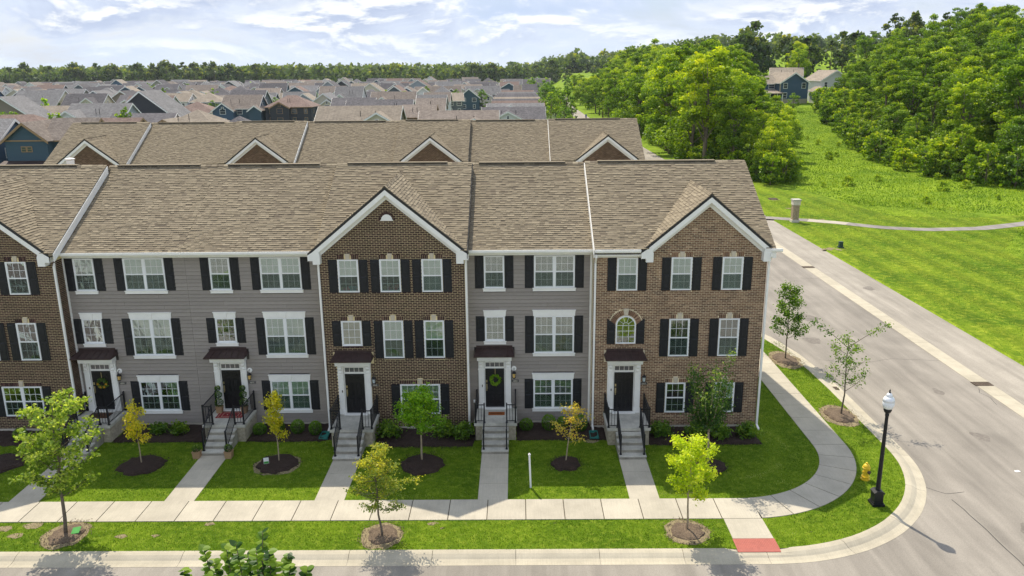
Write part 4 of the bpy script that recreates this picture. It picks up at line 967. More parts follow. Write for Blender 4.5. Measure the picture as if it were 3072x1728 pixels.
def stoop(cx, yf, label, walk_to=-7.27):
    root = empty('front_stoop', (cx, yf-1, 0), label, 'front steps', 'front stoops of the townhouses'); F = .87; D = 1.85
    m = MB(); m.box(cx-1.0, cx+1.0, yf-D, yf-.02, F-.14, F); m.obj('porch_slab', ['stepc'], root)
    m = MB(); m.box(cx-.92, cx+.92, yf-D+.07, yf-.02, -.1, F-.14); base = m.obj('porch_base', ['block'], root)
    # split-face blocks proud of the base
    for k in range(4):
        z0 = -.06+k*.198
        off = .2 if k % 2 else 0
        for side in (-1, 1):
            y = yf-D+.06-off
            while y < yf-.05:
                y0, y1 = max(y, yf-D+.06), min(y+.392, yf-.03)
                if y1-y0 > .05: q = MB(); xx = cx+side*.92; a, b = (xx, xx+.016+.008*random.random()) if side > 0 else (xx-.016-.008*random.random(), xx); q.box(a, b, y0+.004, y1-.004, z0+.004, min(z0+.192, F-.145)); q.obj('block', ['block'], base)
                y += .4
            xa, xb = (cx-.92, cx-.60) if side < 0 else (cx+.60, cx+.92); q = MB(); q.box(xa+.003, xb-.003, yf-D+.052, yf-D+.07, z0+.004, min(z0+.192, F-.145)); q.obj('block', ['block'], base)
    for k in range(4):
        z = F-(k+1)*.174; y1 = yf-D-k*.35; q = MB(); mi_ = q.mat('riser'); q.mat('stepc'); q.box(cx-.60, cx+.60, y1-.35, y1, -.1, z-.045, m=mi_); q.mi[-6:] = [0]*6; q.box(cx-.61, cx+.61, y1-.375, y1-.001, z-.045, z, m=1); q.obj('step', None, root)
    # railings: sides, front returns, stair rails
    for sx in (-1, 1):
        x = cx+sx*.93
        rail_panel(root, (x, yf-.10, F), (x, yf-D+.07, F)); rail_panel(root, (x, yf-D+.07, F), (cx+sx*.52, yf-D+.07, F), post0=False)
        rail_panel(root, (cx+sx*.52, yf-D+.04, F-.0), (cx+sx*.52, yf-D-3.55*.35-.0, .174-.0), post0=False, h=.92)
    # walk of cast slabs
    ye = yf-D-1.41; n = 3; L = (ye-walk_to)
    for k in range(n): slab([(cx-.60, ye-L*(k+1)/n+.012), (cx+.60, ye-L*(k+1)/n+.012), (cx+.60, ye-L*k/n-.002), (cx-.60, ye-L*k/n-.002)], .022+.003*random.random(), parent=sw)
    return root
stoop(-20.02, 0, 'concrete stoop under the sunflower wreath, half hidden by the oak')
stoop(-13.70, 0, 'concrete stoop with the red mat and two topiaries')
stoop(-7.62, -.6, 'concrete stoop of the dark brick house, behind the yellow-green locust')
stoop(-1.02, 0, 'concrete stoop with the small brown mat, below the green wreath')
stoop(5.10, -.6, 'concrete stoop of the tan brick end house')
def mat_obj(cx, cy, w, d, mt, label, pat):
    m = MB(); m.box(cx-w/2, cx+w/2, cy-d/2, cy+d/2, .871, .886); o = m.obj('doormat', [mt]); tag(o, label, 'doormat', 'doormats')
    if pat == 'frame':
        for k, s in enumerate((.86, .62)):
            q = MB(); a, b = w/2*s, d/2*s; t = .02
            q.box(cx-a, cx+a, cy-b, cy-b+t, .886, .888); q.box(cx-a, cx+a, cy+b-t, cy+b, .886, .888); q.box(cx-a, cx-a+t, cy-b+t, cy+b-t, .886, .888); q.box(cx+a-t, cx+a, cy-b+t, cy+b-t, .886, .888); q.obj('border', ['matcream'], o)
        for i in range(7): q = MB(); x = cx-.24+i*.08; q.prism([(x-.03, cy), (x, cy-.06), (x+.03, cy), (x, cy+.06)], 'z', .886, .888); q.obj('diamond', ['matcream' if i % 2 else 'matdark'], o)
    elif pat == 'scroll':
        q = MB(); pts = [(cx-.30+.6*i/60+.025*math.sin(i*1.3), cy+.045*math.sin(i*.9)+.02*math.cos(i*2.1), .888) for i in range(61)]; q.tube(pts, .007, 4); q.obj('print', ['matdark'], o)
mat_obj(-1.0, -.75, .78, .36, 'coir', 'small orange-brown doormat with dark scroll print', 'scroll')
mat_obj(-13.75, -.72, 1.25, .74, 'redmat', 'red patterned doormat on the stoop with topiaries', 'frame')
mat_obj(-20.05, -.72, 1.0, .6, 'darkmat', 'plain dark brown doormat on the leftmost stoop', None)
# wreaths
def wreath(cx, cz, y, r, label, leafm, flowers=0):
    root = empty('wreath', (cx, y, cz), label, 'wreath'); n = 520; a = rng.uniform(0, 2*math.pi, n); rr = r*.74+rng.normal(0, r*.13, n)
    C = np.stack([cx+rr*np.cos(a), y-.03+rng.normal(0, .015, n), cz+rr*np.sin(a)], 1); d = np.stack([np.cos(a+.9), rng.normal(0, .4, n), np.sin(a+.9)], 1); nn = rng.normal(size=(n, 3)); nn[:, 1] -= 1
    b = np.cross(d, nn); b /= np.linalg.norm(b, axis=1, keepdims=True); L = .11*rng.uniform(.6, 1.2, n)[:, None]; V = np.stack([C-d*L*.5, C+b*.018, C+d*L*.5, C-b*.018], 1)
    inst('foliage', quads_mesh('foliage', V, rng.random(n), M[leafm]), root)
    for k in range(flowers):
        t = math.pi*(1.05+.9*k/max(1, flowers-1)); x, z = cx+r*.74*math.cos(t), cz+r*.74*math.sin(t); m = MB()
        for i in range(9): th = i*2*math.pi/9; m.face([(x, y-.07, z), (x+.035*math.cos(th-.2), y-.078, z+.035*math.sin(th-.2)), (x+.085*math.cos(th), y-.075, z+.085*math.sin(th)), (x+.035*math.cos(th+.2), y-.078, z+.035*math.sin(th+.2))])
        m.obj('flower', ['snow_flower'], root)
    m = MB(); m.box(cx-.012, cx+.012, y-.006, y-.0, cz+r*.7, cz+r+.28); m.obj('ribbon', ['brass'], root)
wreath(-1.06, 2.34, -.062, .29, 'round green leafy wreath on the black door', 'leaf_bright')
wreath(-20.05, 2.28, -.062, .27, 'green wreath with orange and yellow flowers on the leftmost door', 'leaf_dark', 4)
# little vinyl wall box beside the gray house door, splash blocks, planters
m = MB(); m.box(-2.13, -1.97, -.09, -.03, 1.16, 1.30); m.box(-2.12, -1.98, -.11, -.09, 1.20, 1.27); m.obj('outlet_cover', ['vinyl'], g3.root)
def splash(x, y, label):
    m = MB(); m.prism([(x-.16, y+.35), (x+.16, y+.35), (x+.22, y-.35), (x-.22, y-.35)], 'z', .03, .07); m.box(x-.2, x-.17, y-.35, y+.35, .07, .13); m.box(x+.17, x+.2, y-.35, y+.35, .07, .13); m.box(x-.17, x+.17, y+.31, y+.35, .07, .14)
    tag(m.obj('splash_block', ['splash']), label, 'splash block', 'splash blocks under downspouts')
splash(-9.15, -1.35, 'teal splash block at the corner of the dark brick house'); splash(3.60, -1.45, 'teal splash block at the corner of the tan brick house')
def sphere_leaves(parent, name, c, r, n, size, mat, sq=1.0, seed=0):
    r_ = np.random.default_rng(seed+int(abs(c[0])*100)); d = r_.normal(size=(n, 3)); d /= np.linalg.norm(d, axis=1, keepdims=True); C = np.array(c)+d*r*(r_.uniform(.6, 1.0, (n, 1))**.5)*np.array([1, 1, sq])
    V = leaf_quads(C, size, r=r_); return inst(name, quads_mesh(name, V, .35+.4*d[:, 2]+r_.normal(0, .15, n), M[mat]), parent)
def planter_topiary(x, y, z, balls, label, s=.15):
    root = empty('topiary', (x, y, z), label, 'potted topiary', 'potted topiaries'); m = MB(); m.prism([(x-s*.8, z), (x+s*.8, z), (x+s, z+.3), (x-s, z+.3)], 'y', y-s*.9, y+s*.9); m.box(x-s*1.08, x+s*1.08, y-s, y+s, z+.3, z+.33); m.obj('planter', ['box'], root)
    m = MB(); m.tube([(x, y, z+.3), (x, y, z+balls[-1][0])], .015, 5); m.obj('stem', ['bark'], root)
    for h, r in balls: sphere_leaves(root, 'leaf_ball', (x, y, z+h), r, 420, .05, 'leaf_dark', seed=int(h*50))
planter_topiary(-14.37, -.42, .87, [(.52, .22), (.92, .18), (1.25, .14)], 'three-ball topiary left of the black door above the red mat')
planter_topiary(-13.17, -.42, .87, [(.52, .22), (.92, .18), (1.25, .14)], 'three-ball topiary right of the black door above the red mat')
planter_topiary(-14.42, -3.42, 0, [(.47, .19)], 'small round boxwood in a wooden pot left of the bottom step', .17)
planter_topiary(-12.98, -3.42, 0, [(.47, .19)], 'small round boxwood in a wooden pot right of the bottom step', .17)

# ================================================================== PLANTING BEDS AND RINGS
def mound(name, poly, h, mat, label=None, cat=None, group=None, seed=1, jag=.05):
    """an irregular, slightly domed patch with its own thickness"""
    r_ = random.Random(seed); P = resample(poly+[poly[0]], .22)[:-1]; P = [(x+r_.uniform(-jag, jag), y+r_.uniform(-jag, jag)) for x, y in P]; cx = sum(p[0] for p in P)/len(P); cy = sum(p[1] for p in P)/len(P)
    m = MB(); rings = [(1.0, .006), (.93, h*.55), (.8, h*.9), (.55, h)]; L = []
    for s, z in rings: L.append([(cx+(x-cx)*s+(0 if s == 1 else r_.uniform(-.02, .02)), cy+(y-cy)*s, z+(0 if s == 1 else r_.uniform(-.015, .02))) for x, y in P])
    n = len(P)
    for a, b in zip(L, L[1:]):
        for i in range(n): m.face([a[i], a[(i+1) % n], b[(i+1) % n], b[i]])
    m.face(L[-1]); o = m.obj(name, [mat], smooth=True); return tag(o, kind='structure') if not label else tag(o, label, cat, group)
def bed(name, x0, x1, y0, y1, seed):
    m = MB(); r_ = random.Random(seed); nx = int((x1-x0)/.15); ny = 8
    g = {}
    for i in range(nx+1):
        for j in range(ny+1):
            t = j/ny; e = (j in (0,) or i in (0, nx)); yy = y0+(y1-y0)*t+(r_.uniform(-.07, .07) if j == 0 else 0); g[i, j] = (x0+(x1-x0)*i/nx+(r_.uniform(-.05, .05) if i in (0, nx) else 0), yy, .004 if e else .05+r_.uniform(0, .045))
    for i in range(nx):
        for j in range(ny): m.face([g[i, j], g[i+1, j], g[i+1, j+1], g[i, j+1]])
    tag(m.obj('mulch_bed', ['mulch']), kind='structure')
bed('mulch_bed', -25.5, -21.05, -2.15, -.55, 1); bed('mulch_bed', -19.05, -14.66, -1.85, .0, 2); bed('mulch_bed', -12.74, -9.0, -1.85, .0, 3); bed('mulch_bed', -9.0, -8.55, -1.7, -.55, 4)
bed('mulch_bed', -6.66, -2.05, -2.5, -.55, 5); bed('mulch_bed', -2.4, -1.98, -1.8, .0, 6); bed('mulch_bed', -.04, 4.2, -1.85, .0, 7); bed('mulch_bed', 6.06, 11.25, -2.42, -.55, 8)
def chips(cx, cy, rx, ry, n, z, mat, nm='wood_chips'):
    a = rng.uniform(0, 2*math.pi, n); q = np.sqrt(rng.uniform(0, 1, n)); C = np.stack([cx+rx*q*np.cos(a), cy+ry*q*np.sin(a), z*(1-.5*q)+.01], 1); V = leaf_quads(C, .07, 1.5, .35); return V
rings = [('mulch', -16.6, -4.15, 1.0, .95), ('mulch', -10.6, -4.1, .92, .9), ('mulch', -4.2, -4.2, .98, .98), ('mulch', 2.12, -4.25, .68, .66), ('mulch', 8.35, -4.5, .72, .7), ('mulch', -22.9, -3.9, 1.0, .95)]
CH = []
for i, (mt, x, y, rx, ry) in enumerate(rings):
    m_ = mound('dirt_rim', [(x+rx*1.13*math.cos(t*.4), y-.03+ry*1.13*math.sin(t*.4)) for t in range(16)], .012, 'soil', seed=20+i, jag=.07) if i == 1 else None
    mound('tree_ring', [(x+rx*(1+.05*math.sin(t*2.3+i))*math.cos(t*.4), y+ry*(1+.06*math.sin(t*1.7+i))*math.sin(t*.4)) for t in range(16)], .14, mt, seed=40+i, jag=.075); CH.append((x, y, rx, ry, 0))
for i, (x, y, rx, ry) in enumerate([(-17.0, -9.65, .75, .85), (-5.1, -9.8, .72, .82), (6.3, -9.65, .75, .8), (15.9, 8.7, .85, 1.4), (16.0, .7, .80, 1.2)]):
    mound('dirt_rim', [(x+rx*1.1*math.cos(t*.4), y+ry*1.1*math.sin(t*.4)) for t in range(16)], .02, 'soil', seed=60+i, jag=.08); mound('tree_ring', [(x+.03+rx*.82*math.cos(t*.4), y+ry*.8*math.sin(t*.4)) for t in range(16)], .10, 'mulch_old', seed=80+i, jag=.08)
CH += [(-17.0, -9.65, .8, .9, 1), (-5.1, -9.8, .78, .88, 1), (6.3, -9.65, .8, .85, 1), (15.9, 8.7, .9, 1.45, 1), (16.0, .7, .85, 1.25, 1)]
for wh, mt_ in ((0, 'mulch'), (1, 'mulch_old')):
    VV = []
    for x, y, rx, ry, k in CH:
        if k != wh: continue
        n_ = 260; a_ = rng.uniform(0, 2*math.pi, n_); q_ = rng.normal(.97, .13, n_); VV.append(leaf_quads(np.stack([x+rx*q_*np.cos(a_), y+ry*q_*np.sin(a_), rng.uniform(.03, .07, n_)], 1), .075, 2.5, .4))
    if not wh:
        for x0_, x1_, yy_ in ((-19.0, -14.7, -1.87), (-12.7, -9.1, -1.87), (-6.6, -2.1, -2.52), (0, 4.1, -1.87), (6.1, 11.2, -2.44)):
            n_ = int((x1_-x0_)*70); VV.append(leaf_quads(np.stack([rng.uniform(x0_, x1_, n_), yy_+rng.normal(0, .07, n_), rng.uniform(.02, .06, n_)], 1), .075, 2.5, .4))
    VV = np.concatenate(VV); tag(inst('wood_chips', quads_mesh('wood_chips', VV, rng.random(len(VV)), M[mt_])), kind='stuff')
for i, (x, y, r) in enumerate([(-18.6, -9.0, .32), (-18.9, -9.7, .25), (-19.6, -9.2, .3), (-14.9, -9.75, .2), (-13.6, -9.72, .14), (-11.85, -8.95, .17), (-3.3, -9.0, .2), (-2.9, -9.3, .12), (10.9, -9.7, .09), (1.4, -9.0, .08), (3.4, -1.95, .3), (30.2, 38.9, .9), (33.5, 54.6, .6), (34.9, 54.4, .35), (33.9, 69, .8), (33.6, 62, .5)]):
    mound('bare_patch', [(x+r*1.2*math.cos(t*.7), y+r*.75*math.sin(t*.7)) for t in range(9)], .010, 'soil', seed=100+i, jag=r*.25)

# ================================================================== PLANTS
def tree_part(root, limbs, mat, name='trunk'):
    m = MB()
    for pts, rad in limbs: m.tube(pts, rad, 7 if rad[0] > .05 else 5)
    return m.obj(name, [mat], root, smooth=True)
def limb_set(x, y, h, r0, n, z0, spread, rs, fork=None, lean=(0, 0)):
    """main stem plus curved branches; returns limbs and tip list"""
    L = []; tips = []; top = Vector((x+lean[0], y+lean[1], h))
    st = [Vector((x, y, -.05))+(top-Vector((x, y, 0)))*t+Vector((rs.uniform(-1, 1), rs.uniform(-1, 1), 0))*.03*h*t*(1-t)*2 for t in np.linspace(0, 1, 8)]
    st[0] = Vector((x, y, -.05)); L.append((st, [r0*(1-.82*t)+.004 for t in np.linspace(0, 1, 8)]))
    for i in range(n):
        t = z0+(.93-z0)*i/max(1, n-1); k = t*7; a = int(k); p = st[a].lerp(st[min(a+1, 7)], k-a); th = i*2.4+rs.uniform(-.4, .4); ln = spread(t)*rs.uniform(.75, 1.15); up = rs.uniform(.35, .8)*ln
        mid = p+Vector((math.cos(th)*ln*.5, math.sin(th)*ln*.5, up*.35)); e = p+Vector((math.cos(th)*ln, math.sin(th)*ln, up)); L.append(([p, mid, e], [r0*.35*(1-t*.6)+.003, r0*.22*(1-t*.5)+.003, .003]))
        for s in (.3, .45, .6, .75, .9, 1.0): tips.append((p.lerp(mid, s*2) if s < .5 else mid.lerp(e, s*2-1), s, t))
        for q in range(2):
            b0 = p.lerp(e, .35+.3*q); th2 = th+rs.choice((-1, 1))*rs.uniform(.5, .9); e2 = b0+Vector((math.cos(th2), math.sin(th2), .55))*ln*.45; L.append(([b0, e2], [r0*.12+.003, .003]))
            for s in (.4, .7, 1.0): tips.append((b0.lerp(e2, s), s, t))
    return L, tips
def crown(root, tips, mat, nper, cl, size, tone=(.5, .22), up=.35, aspect=.7, seed=1, name='crown', flat=1.0, topbias=.35, zr=None):
    r_ = np.random.default_rng(seed); P = np.array([tuple(t[0]) for t in tips]); n = len(P); C = np.repeat(P, nper, 0); C = C+r_.normal(size=C.shape)*cl*np.array([1, 1, flat])
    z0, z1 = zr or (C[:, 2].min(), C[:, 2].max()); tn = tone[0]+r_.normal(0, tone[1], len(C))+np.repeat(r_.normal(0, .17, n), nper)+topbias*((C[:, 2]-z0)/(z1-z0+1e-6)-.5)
    return inst(name, quads_mesh(name, leaf_quads(C, size, up, aspect, r=r_), tn, M[mat]), root)
def street_tree(x, y, h, z0, spread, n, leafm, nper, cl, size, label, r0=.05, seed=1, bark='bark', lean=(0, 0), tone=(.5, .22), group='young trees along the street', cat='tree', **k):
    rs = random.Random(seed); root = empty('young_tree', (x, y, 0), label, cat, group); L, tips = limb_set(x, y, h, r0, n, z0, spread, rs, lean=lean); tree_part(root, L, bark); tips = [t for t in tips if t[1] > .25 and rs.random() < .62]
    crown(root, tips+[(Vector((x+lean[0], y+lean[1], h*q)), 1, q) for q in np.linspace(z0+.1, 1, 9)], leafm, nper, cl, size, tone, seed=seed, **k); return root
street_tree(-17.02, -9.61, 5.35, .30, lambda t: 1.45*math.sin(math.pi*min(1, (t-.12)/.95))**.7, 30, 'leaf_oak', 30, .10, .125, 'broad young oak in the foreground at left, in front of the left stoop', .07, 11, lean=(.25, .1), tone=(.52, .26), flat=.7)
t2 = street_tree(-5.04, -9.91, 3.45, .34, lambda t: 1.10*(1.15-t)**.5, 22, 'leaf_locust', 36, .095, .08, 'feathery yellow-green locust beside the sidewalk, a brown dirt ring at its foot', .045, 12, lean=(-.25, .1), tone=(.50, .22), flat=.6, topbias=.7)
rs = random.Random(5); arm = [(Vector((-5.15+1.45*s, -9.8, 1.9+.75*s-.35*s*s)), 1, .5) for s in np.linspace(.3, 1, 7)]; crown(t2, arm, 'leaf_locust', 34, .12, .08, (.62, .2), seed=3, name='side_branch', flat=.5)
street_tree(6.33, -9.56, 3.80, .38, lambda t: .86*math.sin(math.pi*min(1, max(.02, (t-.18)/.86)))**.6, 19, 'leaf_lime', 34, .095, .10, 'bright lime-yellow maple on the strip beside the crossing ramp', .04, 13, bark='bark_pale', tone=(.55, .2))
street_tree(15.91, 8.72, 4.6, .30, lambda t: 1.0*(1.2-t)**.5, 15, 'leaf_green', 30, .12, .12, 'small leafy green tree on the verge nearest the brick corner', .045, 14, tone=(.45, .2))
t5 = street_tree(16.1, .74, 4.2, .32, lambda t: 1.2*(1.15-t)**.4, 13, 'leaf_green', 13, .11, .10, 'sparse wispy tree on the verge, two arms drooping at the top', .045, 15, tone=(.42, .2))
for k, (dx, dz) in enumerate(((-1.75, .75), (1.75, .55))):
    m = MB(); pts = [Vector((16.1+dx*s, .74, 3.55+(.85+dz)*s-.25*s*s)) for s in np.linspace(0, 1, 6)]; m.tube(pts, [.02, .018, .015, .012, .009, .005], 5); m.obj('limb', ['bark'], t5); crown(t5, [(p, 1, 1) for p in pts[3:]], 'leaf_green', 42, .15, .11, (.30, .15), seed=20+k, name='crown', flat=.6)
YG = 'yard trees in front of the townhouses'
street_tree(-16.62, -4.1, 2.8, .42, lambda t: .66*(t**.4)*(1.25-t)**.5, 10, 'leaf_yellow', 12, .10, .115, 'small thin golden-yellow tree in the left mulch ring', .028, 16, bark='bark_pale', group=YG, topbias=.1)
street_tree(-10.58, -3.98, 3.35, .40, lambda t: .40*(1.25-t)**.5, 12, 'leaf_yellow', 20, .09, .10, 'slim upright yellow tree with a small yard sign at its foot', .03, 17, bark='bark_pale', group=YG, tone=(.38, .2), topbias=.1)
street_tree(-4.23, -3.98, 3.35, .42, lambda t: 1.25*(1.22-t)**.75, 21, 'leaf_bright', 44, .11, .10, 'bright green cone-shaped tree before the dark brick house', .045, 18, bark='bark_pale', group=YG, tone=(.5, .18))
street_tree(2.09, -4.13, 2.75, .38, lambda t: .90*(1.2-t)**.3, 11, 'leaf_orange', 8, .10, .095, 'nearly bare small tree with orange-yellow leaves on pale branches', .032, 19, bark='bark_pale', lean=(.35, 0), group=YG, topbias=.3)
t10 = empty('young_tree', (8.29, -4.39, 0), 'tall dark green vase-shaped tree before the tan brick house', 'tree', YG); rs = random.Random(21); Lb = [([Vector((8.29, -4.39, -.05)), Vector((8.27, -4.39, .9)), Vector((8.24, -4.38, 1.8))], [.06, .05, .045])]; tips = []
for i in range(16):
    th = i*2.4; ln = rs.uniform(.5, 1.0); zt = rs.uniform(3.6, 5.6) if i % 2 else rs.uniform(2.6, 4.4); e = Vector((8.24+math.cos(th)*ln*1.15, -4.38+math.sin(th)*ln*1.1, zt)); p = Vector((8.24, -4.38, 1.55+.5*rs.random())); mid = p.lerp(e, .5)+Vector((math.cos(th)*.15, math.sin(th)*.15, -.1)); Lb.append(([p, mid, e], [.028, .018, .005]))
    for s in np.linspace(.15, 1, 9): tips.append((p.lerp(mid, s*2) if s < .5 else mid.lerp(e, s*2-1), s, s))
tree_part(t10, Lb, 'bark_pale'); crown(t10, tips, 'leaf_dark', 38, .15, .12, (.46, .2), seed=22, aspect=.5, topbias=.5)
# shrubs
SH = 'shrubs in the mulch beds'
def shrub(x, y, r, h, label, ball=True, seed=0):
    root = empty('shrub', (x, y, 0), label, 'shrub', SH); m = MB()
    for k in range(5): a = k*1.26; m.tube([(x, y, 0), (x+r*.5*math.cos(a), y+r*.5*math.sin(a), h*.5)], .012, 4)
    m.obj('stems', ['bark'], root); r_ = np.random.default_rng(900+seed)
    if ball:
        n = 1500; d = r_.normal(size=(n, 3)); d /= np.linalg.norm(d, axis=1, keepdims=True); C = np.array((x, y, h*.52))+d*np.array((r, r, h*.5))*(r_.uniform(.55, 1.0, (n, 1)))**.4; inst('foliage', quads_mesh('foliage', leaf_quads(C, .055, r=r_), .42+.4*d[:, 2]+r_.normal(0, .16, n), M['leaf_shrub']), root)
    else:
        P = [(Vector((x+r*q*math.cos(a), y+r*q*math.sin(a), h*(.30+.62*r_.random())*(1-.35*q))), 1, 1) for a in np.arange(0, 6.28, .42) for q in (.35, .8)]; crown(root, P, 'leaf_green', 26, r*.20, .13, (.5, .2), seed=900+seed, name='foliage')
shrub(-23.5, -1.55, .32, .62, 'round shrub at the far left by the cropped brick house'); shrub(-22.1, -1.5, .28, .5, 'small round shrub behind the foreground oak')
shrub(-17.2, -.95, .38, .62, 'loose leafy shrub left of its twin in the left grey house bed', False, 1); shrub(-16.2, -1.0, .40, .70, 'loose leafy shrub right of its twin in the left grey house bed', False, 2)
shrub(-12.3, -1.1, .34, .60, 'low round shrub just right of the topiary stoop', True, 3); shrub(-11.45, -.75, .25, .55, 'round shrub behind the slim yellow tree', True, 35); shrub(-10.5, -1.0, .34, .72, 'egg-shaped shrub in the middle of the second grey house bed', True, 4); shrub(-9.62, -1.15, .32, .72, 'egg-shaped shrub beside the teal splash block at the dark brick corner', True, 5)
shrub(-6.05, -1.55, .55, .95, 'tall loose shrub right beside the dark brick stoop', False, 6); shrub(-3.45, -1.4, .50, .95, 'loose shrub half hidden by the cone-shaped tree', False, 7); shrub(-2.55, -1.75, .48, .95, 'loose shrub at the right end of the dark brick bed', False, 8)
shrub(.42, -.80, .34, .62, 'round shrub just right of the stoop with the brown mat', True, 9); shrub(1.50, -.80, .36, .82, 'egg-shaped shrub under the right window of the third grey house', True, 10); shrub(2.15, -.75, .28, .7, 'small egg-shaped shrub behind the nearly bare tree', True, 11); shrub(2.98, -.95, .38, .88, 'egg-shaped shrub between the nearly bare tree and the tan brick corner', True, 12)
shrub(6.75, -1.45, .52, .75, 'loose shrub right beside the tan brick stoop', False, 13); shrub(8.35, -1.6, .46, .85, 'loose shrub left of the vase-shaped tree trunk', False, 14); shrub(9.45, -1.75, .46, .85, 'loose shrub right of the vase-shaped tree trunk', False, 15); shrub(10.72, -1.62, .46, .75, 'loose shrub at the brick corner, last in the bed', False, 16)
# foreground tree top across the street, with leaves one by one
def heart_leaf(tone):
    def mk():
        pts = [(0, 0), (.30, -.02), (.46, .22), (.44, .5), (.22, .84), (0, 1.02), (-.22, .84), (-.44, .5), (-.46, .22), (-.30, -.02)]; m = MB()
        m.face([(x, y, -.10*abs(x)+.06*y) for x, y in pts[:6]], tone); m.face([(x, y, -.10*abs(x)+.06*y) for x, y in [pts[0]]+pts[5:]], tone); return m.mesh('leaf', ['leaf_green' if tone > .3 else 'leaf_dark'])
    return cached(('leaf', tone), mk)
ft = empty('heart_leaved_tree', (-5.0, -24.3, -.1), 'top of a heart-leaved tree rising into the bottom of the picture', 'tree'); rs = random.Random(31)
m = MB(); m.tube([(-5.0, -24.3, -.2), (-5.05, -24.3, 4), (-4.9, -24.3, 7.0)], [.14, .11, .06], 8); sprigs = []
for sx, top, bend in ((-5.62, 8.72, -.1), (-5.42, 8.84, -.05), (-5.22, 8.62, 0), (-5.05, 8.86, 0), (-4.88, 8.74, .0), (-4.70, 9.18, -.03), (-4.60, 8.80, .05), (-4.45, 9.02, .03), (-4.34, 9.12, .03), (-4.22, 8.90, .05), (-4.10, 8.72, .05), (-4.02, 8.60, .1), (-3.84, 8.74, .1), (-3.62, 8.50, .15), (-5.3, 8.5, 0), (-4.8, 8.55, 0), (-4.5, 8.5, 0), (-4.95, 8.45, 0)):
    base = Vector((-4.6+(sx+4.6)*.5, -24.3+rs.uniform(-.2, .2), 6.9)); e = Vector((sx, -24.3+rs.uniform(-.35, .35), top)); mid = base.lerp(e, .55)+Vector((bend*.5, 0, .15)); m.tube([base, mid, e], [.03, .018, .005], 5); sprigs.append((base, mid, e))
m.obj('trunk', ['bark'], ft, smooth=True); nl = 0; rest = []
for base, mid, e in sprigs:
    n = 30
    for i in range(n):
        t = .35+.65*i/(n-1); p = base.lerp(mid, t*2) if t < .5 else mid.lerp(e, t*2-1); sd = 1 if i % 2 else -1
        dirv = Vector((sd*rs.uniform(.6, 1), rs.uniform(-.9, .6), rs.uniform(-.35, .5))).normalized(); nrm = Vector((rs.uniform(-.4, .4), rs.uniform(-.7, .2), 1)).normalized(); xx = dirv.cross(nrm).normalized(); zz = xx.cross(dirv); s = rs.uniform(.095, .15)
        Wd = Matrix(((xx.x*s, dirv.x*s, zz.x*s, p.x), (xx.y*s, dirv.y*s, zz.y*s, p.y), (xx.z*s, dirv.z*s, zz.z*s, p.z), (0, 0, 0, 1))); tn = round(rs.random()*5)/5
        if p.z > 7.6: rest.append((p.z, Wd, tn))
rest.sort(key=lambda q: -q[0])
for z, Wd, tn in rest[:300]: inst('leaf', heart_leaf(tn), ft, Wd)
if len(rest) > 300:
    V = []
    for z, Wd, tn in rest[300:]: V.append([tuple(Wd @ Vector(p)) for p in ((0, 0, 0), (.45, .4, 0), (0, 1, .05), (-.45, .4, 0))])
    tag(inst('leaves', quads_mesh('leaves', np.array(V), rng.random(len(V)), M['leaf_green']), ft), kind='stuff')

# ================================================================== STREET FURNITURE
lp = empty('street_lamp', (14.2, -7.72, 0), 'tall black street lamp with a white acorn globe on the corner verge', 'street lamp'); Wl = T(14.2, -7.72, 0)
m = MB(); m.box(-.24, .24, -.24, .24, -.02, .10); m.box(-.20, .20, -.20, .20, .10, .16); m.box(-.175, .175, -.175, .175, .16, .52); m.prism([(-.21, .52), (.21, .52), (.21, .57), (.10, .64), (-.10, .64), (-.21, .57)], 'y', -.20, .20); m.obj('base', ['iron'], lp, Wl)
m = MB(); m.lathe([(.095, .62), (.085, 1.0), (.062, 3.75), (.075, 3.80), (.075, 3.86), (.058, 3.90)], 14); m.obj('pole', ['iron'], lp, Wl)
m = MB(); m.lathe([(.06, 3.88), (.12, 3.95), (.15, 4.02), (.15, 4.07), (.10, 4.08)], 14); m.obj('collar', ['iron'], lp, Wl)
m = MB(); m.lathe([(.10, 4.07), (.17, 4.12), (.215, 4.24), (.22, 4.36), (.20, 4.40), (.225, 4.41), (.20, 4.50), (.15, 4.58), (.105, 4.60), (.12, 4.61), (.10, 4.68), (.05, 4.73), (.02, 4.74)], 18); m.obj('globe', ['globe'], lp, Wl, smooth=True)
m = MB(); m.lathe([(.03, 4.73), (.045, 4.76), (.02, 4.79), (.035, 4.82), (.02, 4.85), (.003, 4.89)], 10); m.obj('finial', ['iron'], lp, Wl)
hy = empty('fire_hydrant', (14.6, -5.72, 0), 'yellow fire hydrant on the corner verge', 'fire hydrant'); Wh = T(14.6, -5.72, 0, .5)
m = MB(); m.lathe([(.19, 0), (.19, .04), (.13, .05), (.125, .12), (.17, .125), (.17, .155), (.125, .16), (.12, .48), (.15, .49), (.15, .52)], 14); m.obj('barrel', ['yellow'], hy, Wh)
m = MB(); m.lathe([(.15, .52), (.165, .525), (.165, .55), (.15, .56), (.14, .62), (.10, .68), (.05, .71), (.045, .72), (.045, .76), (.02, .77)], 14); m.obj('bonnet', ['yellow'], hy, Wh)
for a, r, mt in ((0, .055, 'yellow'), (math.pi, .055, 'yellow'), (math.pi/2*3, .075, 'rust')):
    m = MB(); m.lathe([(r*.8, .09), (r*.8, .15), (r, .155), (r, .19), (r*.5, .20)], 10); m.obj('hose_nozzle', [mt], hy, Wh @ T(0, 0, .38, a) @ Matrix.Rotation(R(90), 4, 'Y'))
